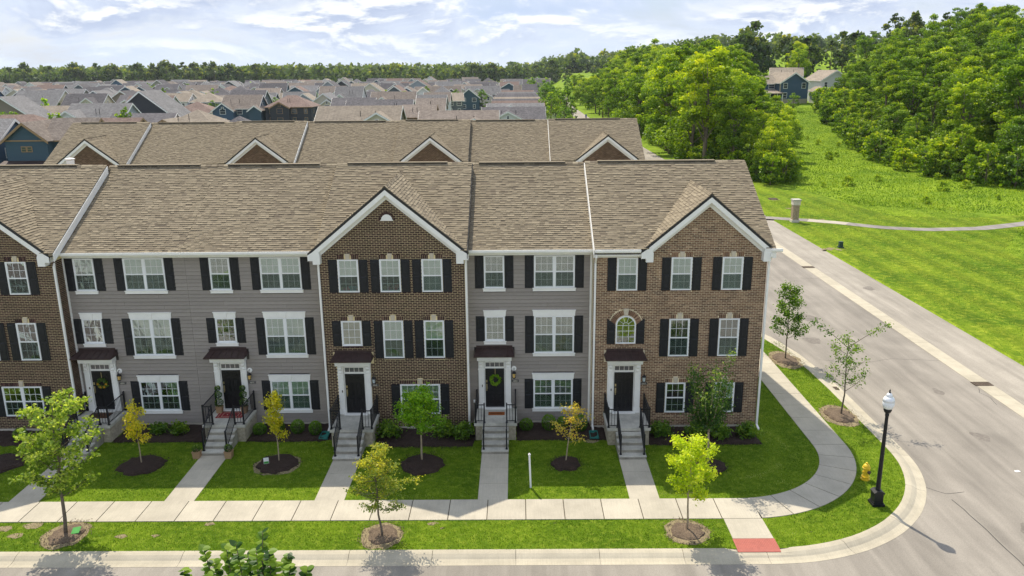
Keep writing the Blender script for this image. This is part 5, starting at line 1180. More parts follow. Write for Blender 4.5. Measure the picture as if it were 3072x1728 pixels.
# white sign post, leaning a little
m = MB(); m.box(-.038, .038, -.038, .038, 0, 1.5); m.prism([(-.05, 1.5), (.05, 1.5), (0, 1.56)], 'y', -.05, .05); o = m.obj('sign_post', ['whitepost'], None, T(.53, -6.26, 0) @ Matrix.Rotation(R(-2), 4, 'Y')); tag(o, 'plain white wooden post standing in the lawn of the third grey house', 'post')
ys_ = empty('yard_sign', (-10.98, -4.45, 0), 'tiny white and green yard sign in the mulch ring', 'yard sign'); m = MB(); m.box(-.11, .11, -.008, .008, .22, .50); m.obj('board', ['paper'], ys_, T(-10.98, -4.45, 0, .3)); m = MB(); m.box(-.10, .10, -.011, -.009, .23, .33); m.obj('print', ['signgreen'], ys_, T(-10.98, -4.45, 0, .3)); m = MB(); m.box(-.01, .01, -.01, .01, 0, .22); m.obj('stake', ['rust'], ys_, T(-10.98, -4.45, 0, .3))
m = MB(); m.face([(-.13, -.15, .10), (.15, -.10, .12), (.11, .20, .22), (-.17, .13, .2)]); m.face([(-.13, -.15, .09), (-.17, .13, .19), (.11, .20, .21), (.15, -.10, .11)]); m.box(-.02, .02, -.02, .02, 0, .13); tag(m.obj('tree_tag', ['signgreen'], None, T(-16.6, -9.62, .02)), 'small green and white tag lying at the foot of the oak', 'tag')
m = MB(); m.prism([(-.10, -.06), (.12, -.08), (.10, .07), (-.12, .06)], 'z', 0, .006); tag(m.obj('litter', ['paper'], None, T(21.5, -4.87, -.118, .3)), 'scrap of white paper lying on the asphalt at right', 'litter')
# stone pillar
pl = empty('stone_pillar', (31.25, 53.0, 0), 'stone pillar with pale cap where the path leaves the road', 'pillar'); bx0, by0 = 31.25, 53.0
m = MB(); m.box(bx0-.42, bx0+.42, by0-.42, by0+.42, 0, .30); m.obj('plinth', ['limestone'], pl); m = MB(); m.box(bx0-.31, bx0+.31, by0-.31, by0+.31, .3, 1.95); m.obj('core', ['rust'], pl)
z = .305
while z < 1.92:
    h = random.uniform(.09, .15)
    for fx, fy in ((0, -1), (-1, 0), (1, 0), (0, 1)):
        p = -.34
        while p < .30:
            w = min(random.uniform(.16, .32), .34-p); d = random.uniform(.02, .05); m = MB()
            if fy: a, b = (by0-.31-d, by0-.30) if fy < 0 else (by0+.30, by0+.31+d); m.box(bx0+p+.006, bx0+p+w-.006, a, b, z, min(z+h-.01, 1.95), random.random())
            else: a, b = (bx0-.31-d, bx0-.30) if fx < 0 else (bx0+.30, bx0+.31+d); m.box(a, b, by0+p+.006, by0+p+w-.006, z, min(z+h-.01, 1.95), random.random())
            m.obj('stone', ['fieldstone'], pl); p += w
    z += h
m = MB(); m.box(bx0-.40, bx0+.40, by0-.40, by0+.40, 1.95, 2.46); m.box(bx0-.18, bx0+.18, by0-.412, by0-.40, 2.05, 2.35); m.obj('name_block', ['limestone'], pl); m = MB(); m.box(bx0-.46, bx0+.46, by0-.46, by0+.46, 2.46, 2.58); m.obj('cap', ['stepc'], pl)
ub_ = empty('utility_pedestal', (31.15, 39.45, 0), 'dark green utility pedestal in the grass beside the road', 'utility box'); m = MB(); m.box(-.25, .25, -.20, .20, 0, .12); m.obj('skirt', ['greenbox'], ub_, T(31.15, 39.45, 0)); m = MB(); m.prism([(-.19, .12), (.19, .12), (.16, .56), (-.16, .56)], 'y', -.15, .15); m.box(-.19, .19, -.17, .17, .56, .60); m.obj('cover', ['greenbox'], ub_, T(31.15, 39.45, 0))
m = MB(); m.box(-.55, .55, -.4, .4, 0, .10); m.box(-.48, .48, -.34, .34, .10, .13); tag(m.obj('utility_vault', ['rust'], None, T(33.9, 69.3, 0)), 'low dark utility vault lid in the lawn near the wood', 'utility box')

# ================================================================== WOODS AND DISTANT TREES
def big_crown_mesh(name, h, r, nleaf, leaf, mat, seed, shape='round', base=.28, dens=1.0):
    """crown for a tree of height h standing at z=0: clumps on limbs, uneven outline"""
    q = np.random.default_rng(seed); nc = int(64*dens); C = []
    for i in range(nc):
        t = q.uniform(0, 1)**.8; z = base+(1-base)*t
        prof = {'round': math.sin(math.pi*min(1, max(.04, (z-base)/(1-base)*.86+.14)))**.55, 'vase': .35+.75*t**.7*(1.15-t)**.3, 'tall': math.sin(math.pi*min(1, max(.05, (z-base)/(1-base)*.9+.1)))**.8}[shape]
        a = q.uniform(0, 2*math.pi); rr = r*prof*q.uniform(.25, 1.0)**.6; C.append((rr*math.cos(a), rr*math.sin(a), h*z, r*q.gamma(5.0, .040)*(1.1-.25*t)))
    C = np.array(C); w = C[:, 3]**2; k = q.choice(len(C), nleaf, p=w/w.sum()); d = q.normal(size=(nleaf, 3)); d /= np.linalg.norm(d, axis=1, keepdims=True); rad = q.uniform(0, 1, nleaf)**.38
    P = C[k, :3]+d*(C[k, 3]*rad)[:, None]*np.array([1.15, 1.15, .8]); P[:, 2] = np.maximum(P[:, 2], h*.06)
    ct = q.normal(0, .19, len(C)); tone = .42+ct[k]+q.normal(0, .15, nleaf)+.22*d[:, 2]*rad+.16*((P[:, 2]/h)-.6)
    return quads_mesh(name, leaf_quads(P, leaf, .55, .8, r=q), tone, M[mat]), C
def trunk_mesh(name, h, r, C, seed, mat='bark'):
    rs = random.Random(seed); m = MB(); pts = [Vector((rs.uniform(-.2, .2)*t*2, rs.uniform(-.2, .2)*t*2, h*.88*t-.4*(t == 0))) for t in (0, .3, .6, 1)]; m.tube(pts, [h*.016+.04, h*.012+.03, h*.008+.02, .02], 6)
    for c in sorted(C.tolist(), key=lambda c: -c[3])[:12]:
        z = c[2]*rs.uniform(.45, .75); t = z/(h*.88); p = Vector((0, 0, z)); m.tube([p, p.lerp(Vector(c[:3]), .5)+Vector((0, 0, .3)), Vector(c[:3])], [h*.006, h*.004, .02], 4)
    return m.mesh(name, [mat], smooth=True)
def variants(tagname, spec):
    out = []
    for i, (h, r, n, lf, mat, shape, base, dens) in enumerate(spec): me, C = big_crown_mesh('crown', h, r, n, lf, mat, 500+i+len(tagname)*37, shape, base, dens); out.append((h, me, trunk_mesh('trunk', h, r, C, i)))
    return out
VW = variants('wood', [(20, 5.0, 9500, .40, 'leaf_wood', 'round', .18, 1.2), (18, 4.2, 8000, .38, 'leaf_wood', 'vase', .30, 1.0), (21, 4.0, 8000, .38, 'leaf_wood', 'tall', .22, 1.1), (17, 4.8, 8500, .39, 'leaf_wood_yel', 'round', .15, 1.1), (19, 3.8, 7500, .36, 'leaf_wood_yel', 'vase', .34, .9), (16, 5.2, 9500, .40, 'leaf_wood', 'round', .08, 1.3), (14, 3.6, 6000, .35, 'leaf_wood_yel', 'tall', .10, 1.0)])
VB = variants('bush', [(5, 2.6, 1300, .42, 'leaf_wood', 'round', .02, .8), (4, 2.4, 1100, .40, 'leaf_wood_yel', 'round', .02, .8), (6, 2.8, 1400, .45, 'leaf_wood', 'vase', .02, .8)])
VF = variants('far', [(20, 7.5, 900, 1.7, 'leaf_far', 'round', .05, .8), (23, 6.5, 800, 1.7, 'leaf_far', 'tall', .05, .8), (17, 8.0, 900, 1.7, 'leaf_far', 'round', .02, .9), (25, 7.0, 850, 1.8, 'leaf_far', 'round', .10, .7)])
VY = variants('yard', [(7, 2.6, 900, .42, 'leaf_wood', 'round', .20, .7), (6, 1.7, 700, .38, 'leaf_green', 'tall', .12, .6), (8, 2.9, 1000, .45, 'leaf_green', 'round', .2, .8), (5.5, 1.5, 600, .36, 'leaf_bright', 'tall', .14, .6)])
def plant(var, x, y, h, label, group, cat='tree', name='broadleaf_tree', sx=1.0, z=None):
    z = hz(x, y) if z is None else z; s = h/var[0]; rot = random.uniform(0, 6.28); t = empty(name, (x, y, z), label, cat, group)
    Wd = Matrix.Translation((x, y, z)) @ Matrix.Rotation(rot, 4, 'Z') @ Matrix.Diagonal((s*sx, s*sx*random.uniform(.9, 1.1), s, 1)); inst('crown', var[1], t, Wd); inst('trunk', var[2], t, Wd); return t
def poisson(inside, bb, d, n, seed):
    rs = random.Random(seed); P = []
    for _ in range(n):
        x, y = rs.uniform(bb[0], bb[1]), rs.uniform(bb[2], bb[3])
        if inside(x, y) and all((x-a)**2+(y-b)**2 > (d*(1+max(0, y-150)/260))**2 for a, b in P): P.append((x, y))
    return P
def tview(x, y): return x/(y+36.35)
def copse_cap(x, y): return float(np.interp(tview(x, y), [.10, .15, .20, .235, .27, .295, .32, .36, .40], [14.5, 17.5, 20.5, 20.5, 17.5, 13, 9, 8, 6]))
# copse on the right of the road
def in_copse(x, y):
    left = 31.0 if y > 92 else 33+(92-y)*.35; lo = float(np.interp(x, [31, 36, 41, 46, 50], [94, 88, 81, 80, 86])); hi = 420
    right = float(np.interp(y, [80, 100, 130, 170, 220, 420], [51.5, 54, 56, 60, 62, 66])); right = min(right, .352*(y+36.35)-3.2); return left < x < right and lo < y < hi
CP = sorted(poisson(in_copse, (31, 68, 80, 420), 5.7, 9000, 3), key=lambda p: p[1])
ORD = ['leftmost', 'second', 'third', 'fourth', 'fifth', 'sixth', 'seventh', 'eighth', 'ninth', 'tenth', 'eleventh', 'twelfth', 'thirteenth', 'fourteenth', 'fifteenth', 'sixteenth', 'seventeenth', 'eighteenth', 'nineteenth', 'twentieth']
def lab_edge(i, E, what, colr, h):
    if i not in E: return None
    n = E.index(i); return f'{"tall" if h > 15 else "low"} {colr} {what}, '+(ORD[n]+(' from the left' if n else ' one') if n < len(ORD) else f'{ORD[len(E)-1-n]} from the right'.replace('leftmost from the right', 'rightmost of all'))
CPE = sorted(range(min(26, len(CP))), key=lambda i: tview(*CP[i]))
for i, (x, y) in enumerate(CP):
    h = min(copse_cap(x, y)*random.uniform(.74, 1.04), 21.5); k = random.choices(range(7), [3, 3, 3, 3, 3, 1, 2])[0]
    lb = lab_edge(i, CPE, 'tree on the near edge of the copse', 'yellow-green' if k in (3, 4, 6) else 'green', h) or ('yellow-green' if k in (3, 4, 6) else 'green')+' tree deep inside the copse right of the road'
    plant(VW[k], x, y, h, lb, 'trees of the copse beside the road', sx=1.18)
for i, (x, y) in enumerate(poisson(lambda x, y: in_copse(x, y+3.5) and (y < 105 or x < 35), (31, 56, 76, 190), 3.0, 1500, 4)): plant(VB[i % 3], x, y, random.uniform(2.2, 5.0), 'leafy bush along the near edge of the copse', 'bushes at the foot of the copse', 'bush', 'bush')
# wood on the hillside at right
def in_wood(x, y): e = edge_x(y); return x > e+3.5+(3 if y > 190 else 0) and y > 84 and tview(x, y) < .70 and (x-e) < 62
WP = poisson(in_wood, (60, 190, 80, 262), 6.9, 9000, 5)
WPE = sorted([i for i, p in enumerate(WP) if p[0]-edge_x(p[1]) < 8.5], key=lambda i: tview(*WP[i]))[:36]
for i, (x, y) in enumerate(WP):
    d = x-edge_x(y); h = random.uniform(11, 17)*(.62 if d < 9 else 1); t = tview(x, y)
    if t < .44: h = min(h, float(np.interp(t, [.37, .40, .44], [9.5, 11, 15])))
    k = random.choices(range(7), [4, 3, 4, .5, .8, 4, .5])[0]; cn = 'yellow-green' if k in (3, 4, 6) else 'deep green'
    lb = lab_edge(i, WPE, 'tree at the foot of the hillside wood', cn, h) or cn+' tree '+('low on' if d < 22 else 'half way up' if d < 42 else 'high on')+' the wooded hillside at right'
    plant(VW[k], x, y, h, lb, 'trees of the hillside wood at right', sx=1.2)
for i, (x, y) in enumerate(poisson(lambda x, y: 0 < x-edge_x(y) < 8 and tview(x, y) < .70 and y > 78, (60, 130, 78, 235), 2.6, 3000, 6)): plant(VB[(0, 2, 0, 1)[i % 4]], x, y, random.uniform(2.5, 6), 'bushy shrub along the lower edge of the hillside wood', 'bushes at the edge of the hillside wood', 'bush', 'bush')
# wooded ridge behind the hillside houses and the wood
RP = poisson(lambda x, y: .20 < tview(x, y) < .72 and not (y < 292 and tview(x, y) < .44), (60, 330, 275, 430), 12.5, 1200, 8)
for i, (x, y) in enumerate(RP): plant(VW[i % 7] if y < 340 else VF[i % 4], x, y, random.uniform(15, 20)+(7 if abs(tview(x, y)-.288) < .02 and y > 320 else 0), 'tree of the wooded ridge behind the hillside houses', 'trees of the wooded ridge')
# tree line closing the valley, front trees one by one
def lineY(x): return float(np.interp(x, [-620, -400, -250, -120, 0, 60, 160], [790, 800, 810, 800, 830, 860, 700]))
x = -640
while x < 190:
    for k in range(1):
        y = lineY(x)+random.uniform(-8, 12); h = random.uniform(17, 25)+4*math.sin(x*.012); plant(VF[random.randrange(4)], x+random.uniform(-4, 4), y, h, 'tree in the long line of woods on the horizon', 'trees of the distant tree line', z=0)
    x += 12.5
Q = np.random.default_rng(77); NF = 2100; X = Q.uniform(-1100, 900, NF); Yd = 828+Q.uniform(0, 1, NF)**1.3*900; keepm = np.abs(X) < .75*(Yd+36); X, Yd = X[keepm], Yd[keepm]
V = []; TN = []
for x, y in zip(X, Yd):
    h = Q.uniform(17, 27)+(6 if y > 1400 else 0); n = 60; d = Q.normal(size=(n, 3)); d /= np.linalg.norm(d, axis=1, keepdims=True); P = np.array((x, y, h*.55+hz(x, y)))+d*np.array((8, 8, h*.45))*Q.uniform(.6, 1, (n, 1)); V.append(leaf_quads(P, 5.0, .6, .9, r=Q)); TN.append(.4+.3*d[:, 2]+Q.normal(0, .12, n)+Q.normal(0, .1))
tag(inst('far_woodland', quads_mesh('far_woodland', np.concatenate(V), np.concatenate(TN), M['leaf_far'])), kind='stuff')
# hills far away
m = MB(); 
for (cx, cy, rx, ry, h) in ((620, 2900, 900, 500, 46), (1500, 3300, 900, 600, 60), (-1400, 3600, 1200, 500, 30)):
    n = 36; L = []
    for j, s in enumerate((1, .8, .6, .4, .2)): L.append([(cx+rx*s*math.cos(2*math.pi*i/n), cy+ry*s*math.sin(2*math.pi*i/n), -2+h*(1-s**2)+random.uniform(0, 3)) for i in range(n)])
    for a, b in zip(L, L[1:]):
        for i in range(n): m.face([a[i], a[(i+1) % n], b[(i+1) % n], b[i]])
    m.face(L[-1])
tag(m.obj('hills', [m_plain('wooded_hill', (.05, .085, .03), .95, var=.3, scale=.02)], smooth=True), kind='structure')

# ================================================================== NEIGHBOURHOOD HOUSES
OCC = []
sheet('estate_ground', [(-760, 60), (19, 60), (19, 800), (-760, 800)], .006, 'estate')
RN = {'roof_brown': 'brown', 'roof_tan': 'tan', 'roof_grey': 'grey', 'roof_dark': 'charcoal', 'roof_red': 'reddish brown'}
WN = {'navy': 'navy', 'teal': 'dark teal', 'slate': 'slate', 'cream': 'cream', 'offwhite': 'white', 'charcoal': 'charcoal', 'taupe': 'taupe', 'sage': 'sage', 'greyblue': 'grey blue', 'brownw': 'brown', 'redw': 'red'}
def fwin(w, h, mat='white'):
    def mk():
        m = MB(); f = .12; m.box(-w/2-f, w/2+f, -.06, .0, -f, h+f); i = m.mat(mat); return m.mesh('window', [mat])
    def mp():
        m = MB(); m.box(-w/2, w/2, -.075, -.062, 0, h/2-.03); m.box(-w/2, w/2, -.075, -.062, h/2+.03, h); return m.mesh('pane', ['farglass'])
    return cached(('fw', w, h, mat), mk), cached(('fp', w, h), mp)
def far_window(parent, Wd, w=1.6, h=1.5, mat='white'):
    a, b = fwin(w, h, mat); o = inst('window', a, parent, Wd); inst('pane', b, o, Wd)
def gable_block(root, Wd, w, d, eave, slope, axis, wall, roof, over=.45, trim='white', name='wall', hip=False):
    """block centred at 0: ridge along axis; returns ridge height"""
    half = (d if axis == 'x' else w)/2; rise = half*slope; zr = eave+rise; m = MB()
    if hip: m.box(-w/2, w/2, -d/2, d/2, -1.5, eave)
    elif axis == 'x': m.prism([(-d/2, -1.5), (d/2, -1.5), (d/2, eave), (0, zr), (-d/2, eave)], 'x', -w/2, w/2)
    else: m.prism([(-w/2, -1.5), (w/2, -1.5), (w/2, eave), (0, zr), (-w/2, eave)], 'y', -d/2, d/2)
    m.obj(name, ['w_'+wall], root, Wd); m = MB(); e = .03; zo = -over*slope; th = .22
    if hip:
        W2, D2 = w/2+over, d/2+over; z0 = eave+zo; L = max(0, (W2-D2) if axis == 'x' else (D2-W2)); zt = z0+min(W2, D2)*slope
        rp = [(-L, 0, zt), (L, 0, zt)] if axis == 'x' else [(0, -L, zt), (0, L, zt)]; c = [(-W2, -D2, z0), (W2, -D2, z0), (W2, D2, z0), (-W2, D2, z0)]
        if axis == 'x': F = [[c[0], c[1], rp[1], rp[0]], [c[1], c[2], rp[1]], [c[2], c[3], rp[0], rp[1]], [c[3], c[0], rp[0]]]
        else: F = [[c[0], c[1], rp[0]], [c[1], c[2], rp[1], rp[0]], [c[2], c[3], rp[1]], [c[3], c[0], rp[0], rp[1]]]
        for f in F: m.face(f)
        m.box(-W2, W2, -D2, D2, z0-.15, z0-.002, skip='t'); m.obj('roof', [roof], root, Wd, uv=True)
    else:
        H = half+over; z0 = eave+zo; a, b = ((-w/2-over, w/2+over) if axis == 'x' else (-d/2-over, d/2+over))
        m.prism([(-H, z0+e), (0, zr+e), (H, z0+e), (H, z0-th*.4), (0, zr-.12), (-H, z0-th*.4)], axis, a, b); m.obj('roof', [roof], root, Wd, uv=True)
        for q in (a-.05, b): m = MB(); m.prism([(-H, z0-.02), (0, zr-.02), (H, z0-.02), (H, z0-.42), (0, zr-.44), (-H, z0-.42)], axis, q, q+.05); m.obj('rake_trim', [trim], root, Wd)
    m = MB()
    if axis == 'x' or hip: m.box(-w/2-over, w/2+over, -d/2-over-.06, -d/2-over, eave+zo-.16, eave+zo+.01)
    else: m.box(-w/2-over-.06, -w/2-over, -d/2-over, d/2+over, eave+zo-.16, eave+zo+.01)
    m.obj('eave_trim', [trim], root, Wd); return zr
def house(x, y, w, d, eave, slope, axis, wall, roof, rot=0, front=None, hip=False, wing=None, trim=None, label=None, group=None, wins=True, porch=None, z=None, vents=True):
    trim = trim or ('white' if wall not in ('brownw', 'taupe', 'teal') or random.random() < .5 else 'box'); z = hz(x, y) if z is None else z
    rs = random.Random(int(x*7+y*13)); shape = 'hipped' if hip else ('side-gabled' if axis == 'x' else 'front-gabled')
    label = label or f'{WN[wall]} walled {shape} house with a {RN[roof]} shingle roof in the crowded estate'; group = group or label.replace(' in the crowded estate', 's of the estate').replace('house with', 'houses with').replace(' roofs of', ' roofs of')
    root = empty('house', (x, y, z), label, 'house', group, rot); Wd = T(x, y, z, rot); zr = gable_block(root, Wd, w, d, eave, slope, axis, wall, roof, hip=hip, trim=trim); st = 2 if eave > 4.6 else 1
    if front:   # cross gable facing the camera (dx, width, eave, depth out)
        dx, fw, fe, fd, fwall = front; F = Wd @ T(dx, -d/2-fd/2+d*.25, 0); gable_block(root, F, fw, fd+d*.5, fe, slope, 'y', fwall, roof, trim=trim, name='gable_wall'); yf = -(fd+d*.5)/2
        for s in range(1 if fe < 4.6 else 2): far_window(root, F @ T(0, yf, .9+s*2.9), min(1.7, fw*.35), 1.45, trim)
        far_window(root, F @ T(0, yf, fe+.2), .6, .7, trim)
    if wing: dx, dy, ww, wd, we, ax = wing; gable_block(root, Wd @ T(dx, dy, 0), ww, wd, we, slope, ax, wall, roof, trim=trim, name='wing_wall')
    if wins:
        n = max(2, int(w/3.2))
        for s in range(st):
            for i in range(n): far_window(root, Wd @ T(-w/2+w*(i+.5)/n, -d/2, .9+s*2.8), rs.choice((.9, 1.6)), 1.45, trim)
            for i in range(2): far_window(root, Wd @ T(w/2, -d/4+i*d/2, .9+s*2.8) @ Matrix.Rotation(R(90), 4, 'Z'), .9, 1.45, trim)
        if axis == 'x' and not hip: far_window(root, Wd @ T(w/2, 0, eave+.3) @ Matrix.Rotation(R(90), 4, 'Z'), .5, 1.0, trim)
    if porch:
        dx, pw = porch; P = Wd @ T(dx, -d/2-1.2, 0); m = MB(); m.prism([(-1.5, 2.75), (1.3, 3.45), (1.3, 3.3), (-1.5, 2.6)], 'x', -pw/2, pw/2); m.obj('porch_roof', [roof], root, P, uv=True)
        for q in (-pw/2+.2, 0, pw/2-.2): m = MB(); m.box(q-.1, q+.1, -1.3, -1.1, -.5, 2.7); m.obj('porch_post', ['white'], root, P)
    if vents:
        for k in range(2): m = MB(); xx = rs.uniform(-w*.3, w*.3); zz = eave+.3*half_rise(d if axis == 'x' else w, slope); m.tube([(xx, -d*.32, eave+.2), (xx, -d*.32, eave+half_rise(d, slope)*.45+.9)], .07, 6); m.obj('vent_pipe', ['rubber'], root, Wd) if axis == 'x' else None
    OCC.append((x, y, max(w, d)*.5+3.2)); return root
def half_rise(d, s): return d/2*s
NB = 'near houses behind the back row'
# hand-placed near houses, measured from the photograph
house(-76.7, 95.5, 6.6, 9, 6.9, .78, 'y', 'teal', 'roof_brown', 0, wing=(5.6, 1.0, 7, 7.5, 6.9, 'x'), trim='box', label='dark teal house with a small twin window in its gable, at the left edge', group=NB, wins=False)
th_ = [o for o in COL.objects if o.get('label', '').startswith('dark teal house')][0]; WT = T(-76.7, 95.5, 0)
for dx in (-.45, .45): far_window(th_, WT @ T(dx, -4.5, 5.0), .62, .66, 'box')
m = MB(); m.prism([(-2.2, 2.9), (0, 3.55), (0, 3.4), (-2.2, 2.75)], 'x', -3.9, 3.9); m.obj('porch_roof', ['hood'], th_, WT @ T(0, -4.5, 0)); m = MB(); m.box(-3.3, 3.3, -.12, -.02, 6.55, 6.75); m.obj('trim_band', ['box'], th_, WT @ T(0, -4.5, 0))
for dx in (-3.6, 3.6): m = MB(); m.box(dx-.12, dx+.12, -2.1, -1.9, -.4, 2.8); m.obj('porch_post', ['w_taupe'], th_, WT @ T(0, -4.5, 0))
far_window(th_, WT @ T(.6, -4.5, .2), 2.2, 2.0, 'w_brownw')
house(-88.5, 98, 12, 11, 6.3, .62, 'x', 'navy', 'roof_grey', 0, label='navy house with a grey roof cropped by the left edge', group=NB)
house(-96, 122, 17, 11, 6.2, .55, 'x', 'brownw', 'roof_red', 0, hip=True, label='hipped reddish roof above the teal house at far left', group=NB)
house(-78, 120, 13, 9, 6.3, .5, 'x', 'brownw', 'roof_red', 0, label='reddish brown roof just right of and behind the teal house', group=NB, wins=False)
house(-101, 165, 14, 12, 6.0, .62, 'x', 'greyblue', 'roof_grey', 0, front=(-4.5, 8.0, 5.9, 2.5, 'offwhite'), label='grey roofed house with two board-and-batten gables at left', group=NB)
house(-85, 152, 14, 9, 5.6, .5, 'x', 'offwhite', 'roof_dark', 0, label='low charcoal roof with white gable end before the brown hipped house', group=NB)
house(-72, 150, 12, 13, 5.4, .55, 'x', 'taupe', 'roof_tan', 0, front=(-4, 7.5, 5.0, 3, 'brownw'), hip=True, trim='box', label='tan hipped roof with a wide brown front gable', group=NB)
house(-118, 232, 14, 13, 5.6, .62, 'x', 'offwhite', 'roof_red', 0, front=(-5, 8, 5.2, 2.5, 'offwhite'), label='large reddish roof with white gable end in the left middle', group=NB)
house(-89.5, 236, 12, 11, 5.6, .72, 'x', 'teal', 'roof_brown', 0, front=(-4.6, 6.6, 5.0, 2.5, 'navy'), wing=(5.5, -3.5, 4, 8, 5.0, 'y'), trim='white', label='dark blue house with steep brown roof and slit gable windows', group=NB)
house(-73.5, 236, 15, 12, 6.0, .55, 'x', 'charcoal', 'roof_red', 0, front=(-2.5, 6.0, 5.8, 1.2, 'charcoal'), hip=True, trim='box', label='charcoal walled house with reddish hip roof and big white windows', group=NB)
house(-68, 262, 9, 12, 6.2, .7, 'y', 'cream', 'roof_grey', 0, front=(1.5, 5.0, 5.6, 1.5, 'cream'), label='cream gabled house with tall white windows', group=NB)
house(-69, 310, 11, 12, 6.2, .75, 'x', 'offwhite', 'roof_grey', 0, front=(-3, 6.0, 5.6, 2, 'offwhite'), label='white house with a steep grey roof behind the cream one', group=NB)
house(-36.5, 158, 19, 12, 5.4, .58, 'x', 'taupe', 'roof_tan', 0, front=(5.0, 8.8, 5.2, 2.0, 'cream'), hip=False, trim='white', label='wide tan roof with a timbered front gable just over the back row ridge', group=NB)
house(-38, 196, 18, 11, 6.0, .55, 'x', 'charcoal', 'roof_dark', 0, label='long dark roof behind the timbered gable', group=NB)
house(-24.5, 176, 8, 11, 5.6, .5, 'x', 'brownw', 'roof_brown', 0, wing=(3.5, -2, 5, 7, 5.2, 'y'), trim='box', label='brown house beside the charcoal roofs, its side in shade', group=NB)
house(-24.5, 205, 8, 10, 6.0, .6, 'x', 'offwhite', 'roof_brown', 0, label='white side wall under a brown roof next to the lawn', group=NB)
house(-27, 232, 9, 10, 6.2, .6, 'x', 'charcoal', 'roof_grey', 0, label='charcoal walled house in the row left of the lawn', group=NB)
house(-28, 262, 9, 10, 6.2, .6, 'x', 'offwhite', 'roof_brown', 0, label='white house third in the row left of the lawn', group=NB)
house(-20.0, 325, 9, 9, 5.6, .8, 'y', 'teal', 'roof_grey', 0, label='dark blue gabled cottage between two clipped trees at the end of the lawn', group=NB, wins=True)
RW = 'one-storey houses in the row beside the road'
rows = [(-0.5, 196, 'roof_dark', 'offwhite', 'white front gable, nearest the back row'), (0.0, 222, 'roof_grey', 'offwhite', 'large white gable, second from the back row'), (1, 243, 'roof_red', 'taupe', 'reddish roof behind the large white gable'), (0.5, 262, 'roof_dark', 'charcoal', 'dark roof fourth in the row'), (0.5, 282, 'roof_tan', 'redw', 'deep red front gable'), (.5, 306, 'roof_dark', 'navy', 'navy front gable'), (.5, 330, 'roof_dark', 'greyblue', 'pale grey front gable'), (.5, 356, 'roof_grey', 'slate', 'slate front gable'), (.5, 386, 'roof_red', 'taupe', 'red-brown roof at the far end')]
for i, (x, y, rf, wl, lb) in enumerate(rows): house(x, y, 17, 12, 3.6, .52, 'x', wl if wl != 'redw' else 'charcoal', rf, 0, front=(-1.5, (10.8 if i == 1 else 8.6), 3.7, 3.0, wl), label='low house in the roadside row, '+lb, group=RW, z=0)
random.seed(99)
for y in range(112, 760, 1):
    pass
rowsY = [104, 133, 184, 214, 262, 290, 318, 345, 372, 400, 430, 462, 495, 530, 566, 602, 640, 680, 718, 752]
for ri, y0 in enumerate(rowsY):
    x = -.66*(y0+36)-14
    while x < (-12 if y0 < 400 else (10 if y0 < 600 else 22)):
        y = y0+random.uniform(-3.5, 3.5); w = random.uniform(11.5, 17); d = random.uniform(10.5, 13.5)
        far = y0 > 420; x += w/2
        if all((x-a)**2+(y-b)**2 > (r+w*.42)**2 for a, b, r in OCC) and not (-27 < x < -13 and y < 330) and not (y0 in (184, 214) and -.40 < tview(x, y) < -.20) and not (y0 < 180 and -.335 < tview(x, y) < -.19) and not (y0 == 290 and -.27 < tview(x, y) < -.20):
            two = random.random() < .72; ev = random.uniform(5.4, 6.3) if two else random.uniform(3.2, 4.0); ax = 'x' if random.random() < .58 else 'y'; hip = random.random() < .22
            wl = random.choices(['navy', 'teal', 'slate', 'cream', 'offwhite', 'charcoal', 'taupe', 'sage', 'greyblue', 'brownw'], [2, 1, 2, 3, 6, 2, 1, 1, 2, 1])[0]; rf = random.choices(['roof_brown', 'roof_tan', 'roof_grey', 'roof_dark', 'roof_red'], [4, 4, 3, 3, 1] if y0 < 420 else [4, 1, 2, 8, 1])[0]
            fr = (random.choice((-1, 1))*w*.22, random.uniform(5.5, 8.2), ev+.1, random.uniform(1, 2.5), random.choice((wl, wl, 'offwhite', 'cream', 'charcoal'))) if (ax == 'x' and random.random() < .75) else None
            house(x, y, w, d, ev, random.uniform(.5, .78), ax, wl, rf, random.choice((0, 0, 0, .06, -.05, .12)), front=fr, hip=hip and not fr, wins=not far or random.random() < .5, vents=not far, z=0, trim='white')
        x += w/2+random.uniform(1.8, 5.5)
# yard trees between the houses and the clipped pair at the lawn
for x, y in ((-25.5, 322), (-14.5, 322)): plant(VY[1], x, y, 8.5, 'dark clipped tree '+('left' if x < -20 else 'right')+' of the dark blue cottage', 'clipped trees beside the cottage', name='clipped_tree', z=0, sx=1.3)
yt = 0
for _ in range(2600):
    y = random.uniform(100, 740); x = random.uniform(-.66*(y+36), 14 if y > 400 else -12)
    if all((x-a)**2+(y-b)**2 > (r-2.2)**2 for a, b, r in OCC) and yt < 190 and not (y < 232 and -.42 < tview(x, y) < -.17) and not (-30 < x < -8 and y < 330): plant(VY[random.randrange(4)], x, y, random.uniform(5, 9.5), 'small green yard tree poking up between the estate houses', 'yard trees of the estate', name='yard_tree', z=0); OCC.append((x, y, 4)); yt += 1
for i in range(46):
    y = 205+i*11+random.uniform(-3, 3); x = random.uniform(11.5, 18.5) if y < 400 else random.uniform(8, 22); plant(VY[random.choice((1, 2, 1, 0))], x, y, random.uniform(7, 11.5) if y > 230 else random.uniform(5, 8), 'street tree left of the road beyond the back row', 'street trees along the far road', name='street_tree', z=0)
for i in range(40):
    y = random.uniform(430, 800); x = random.uniform(38, 130)*y/600; plant(VF[i % 4] if y > 560 else VY[i % 4], x, y, random.uniform(9, 16), 'tree in the park right of the far road', 'trees of the far park', z=0)
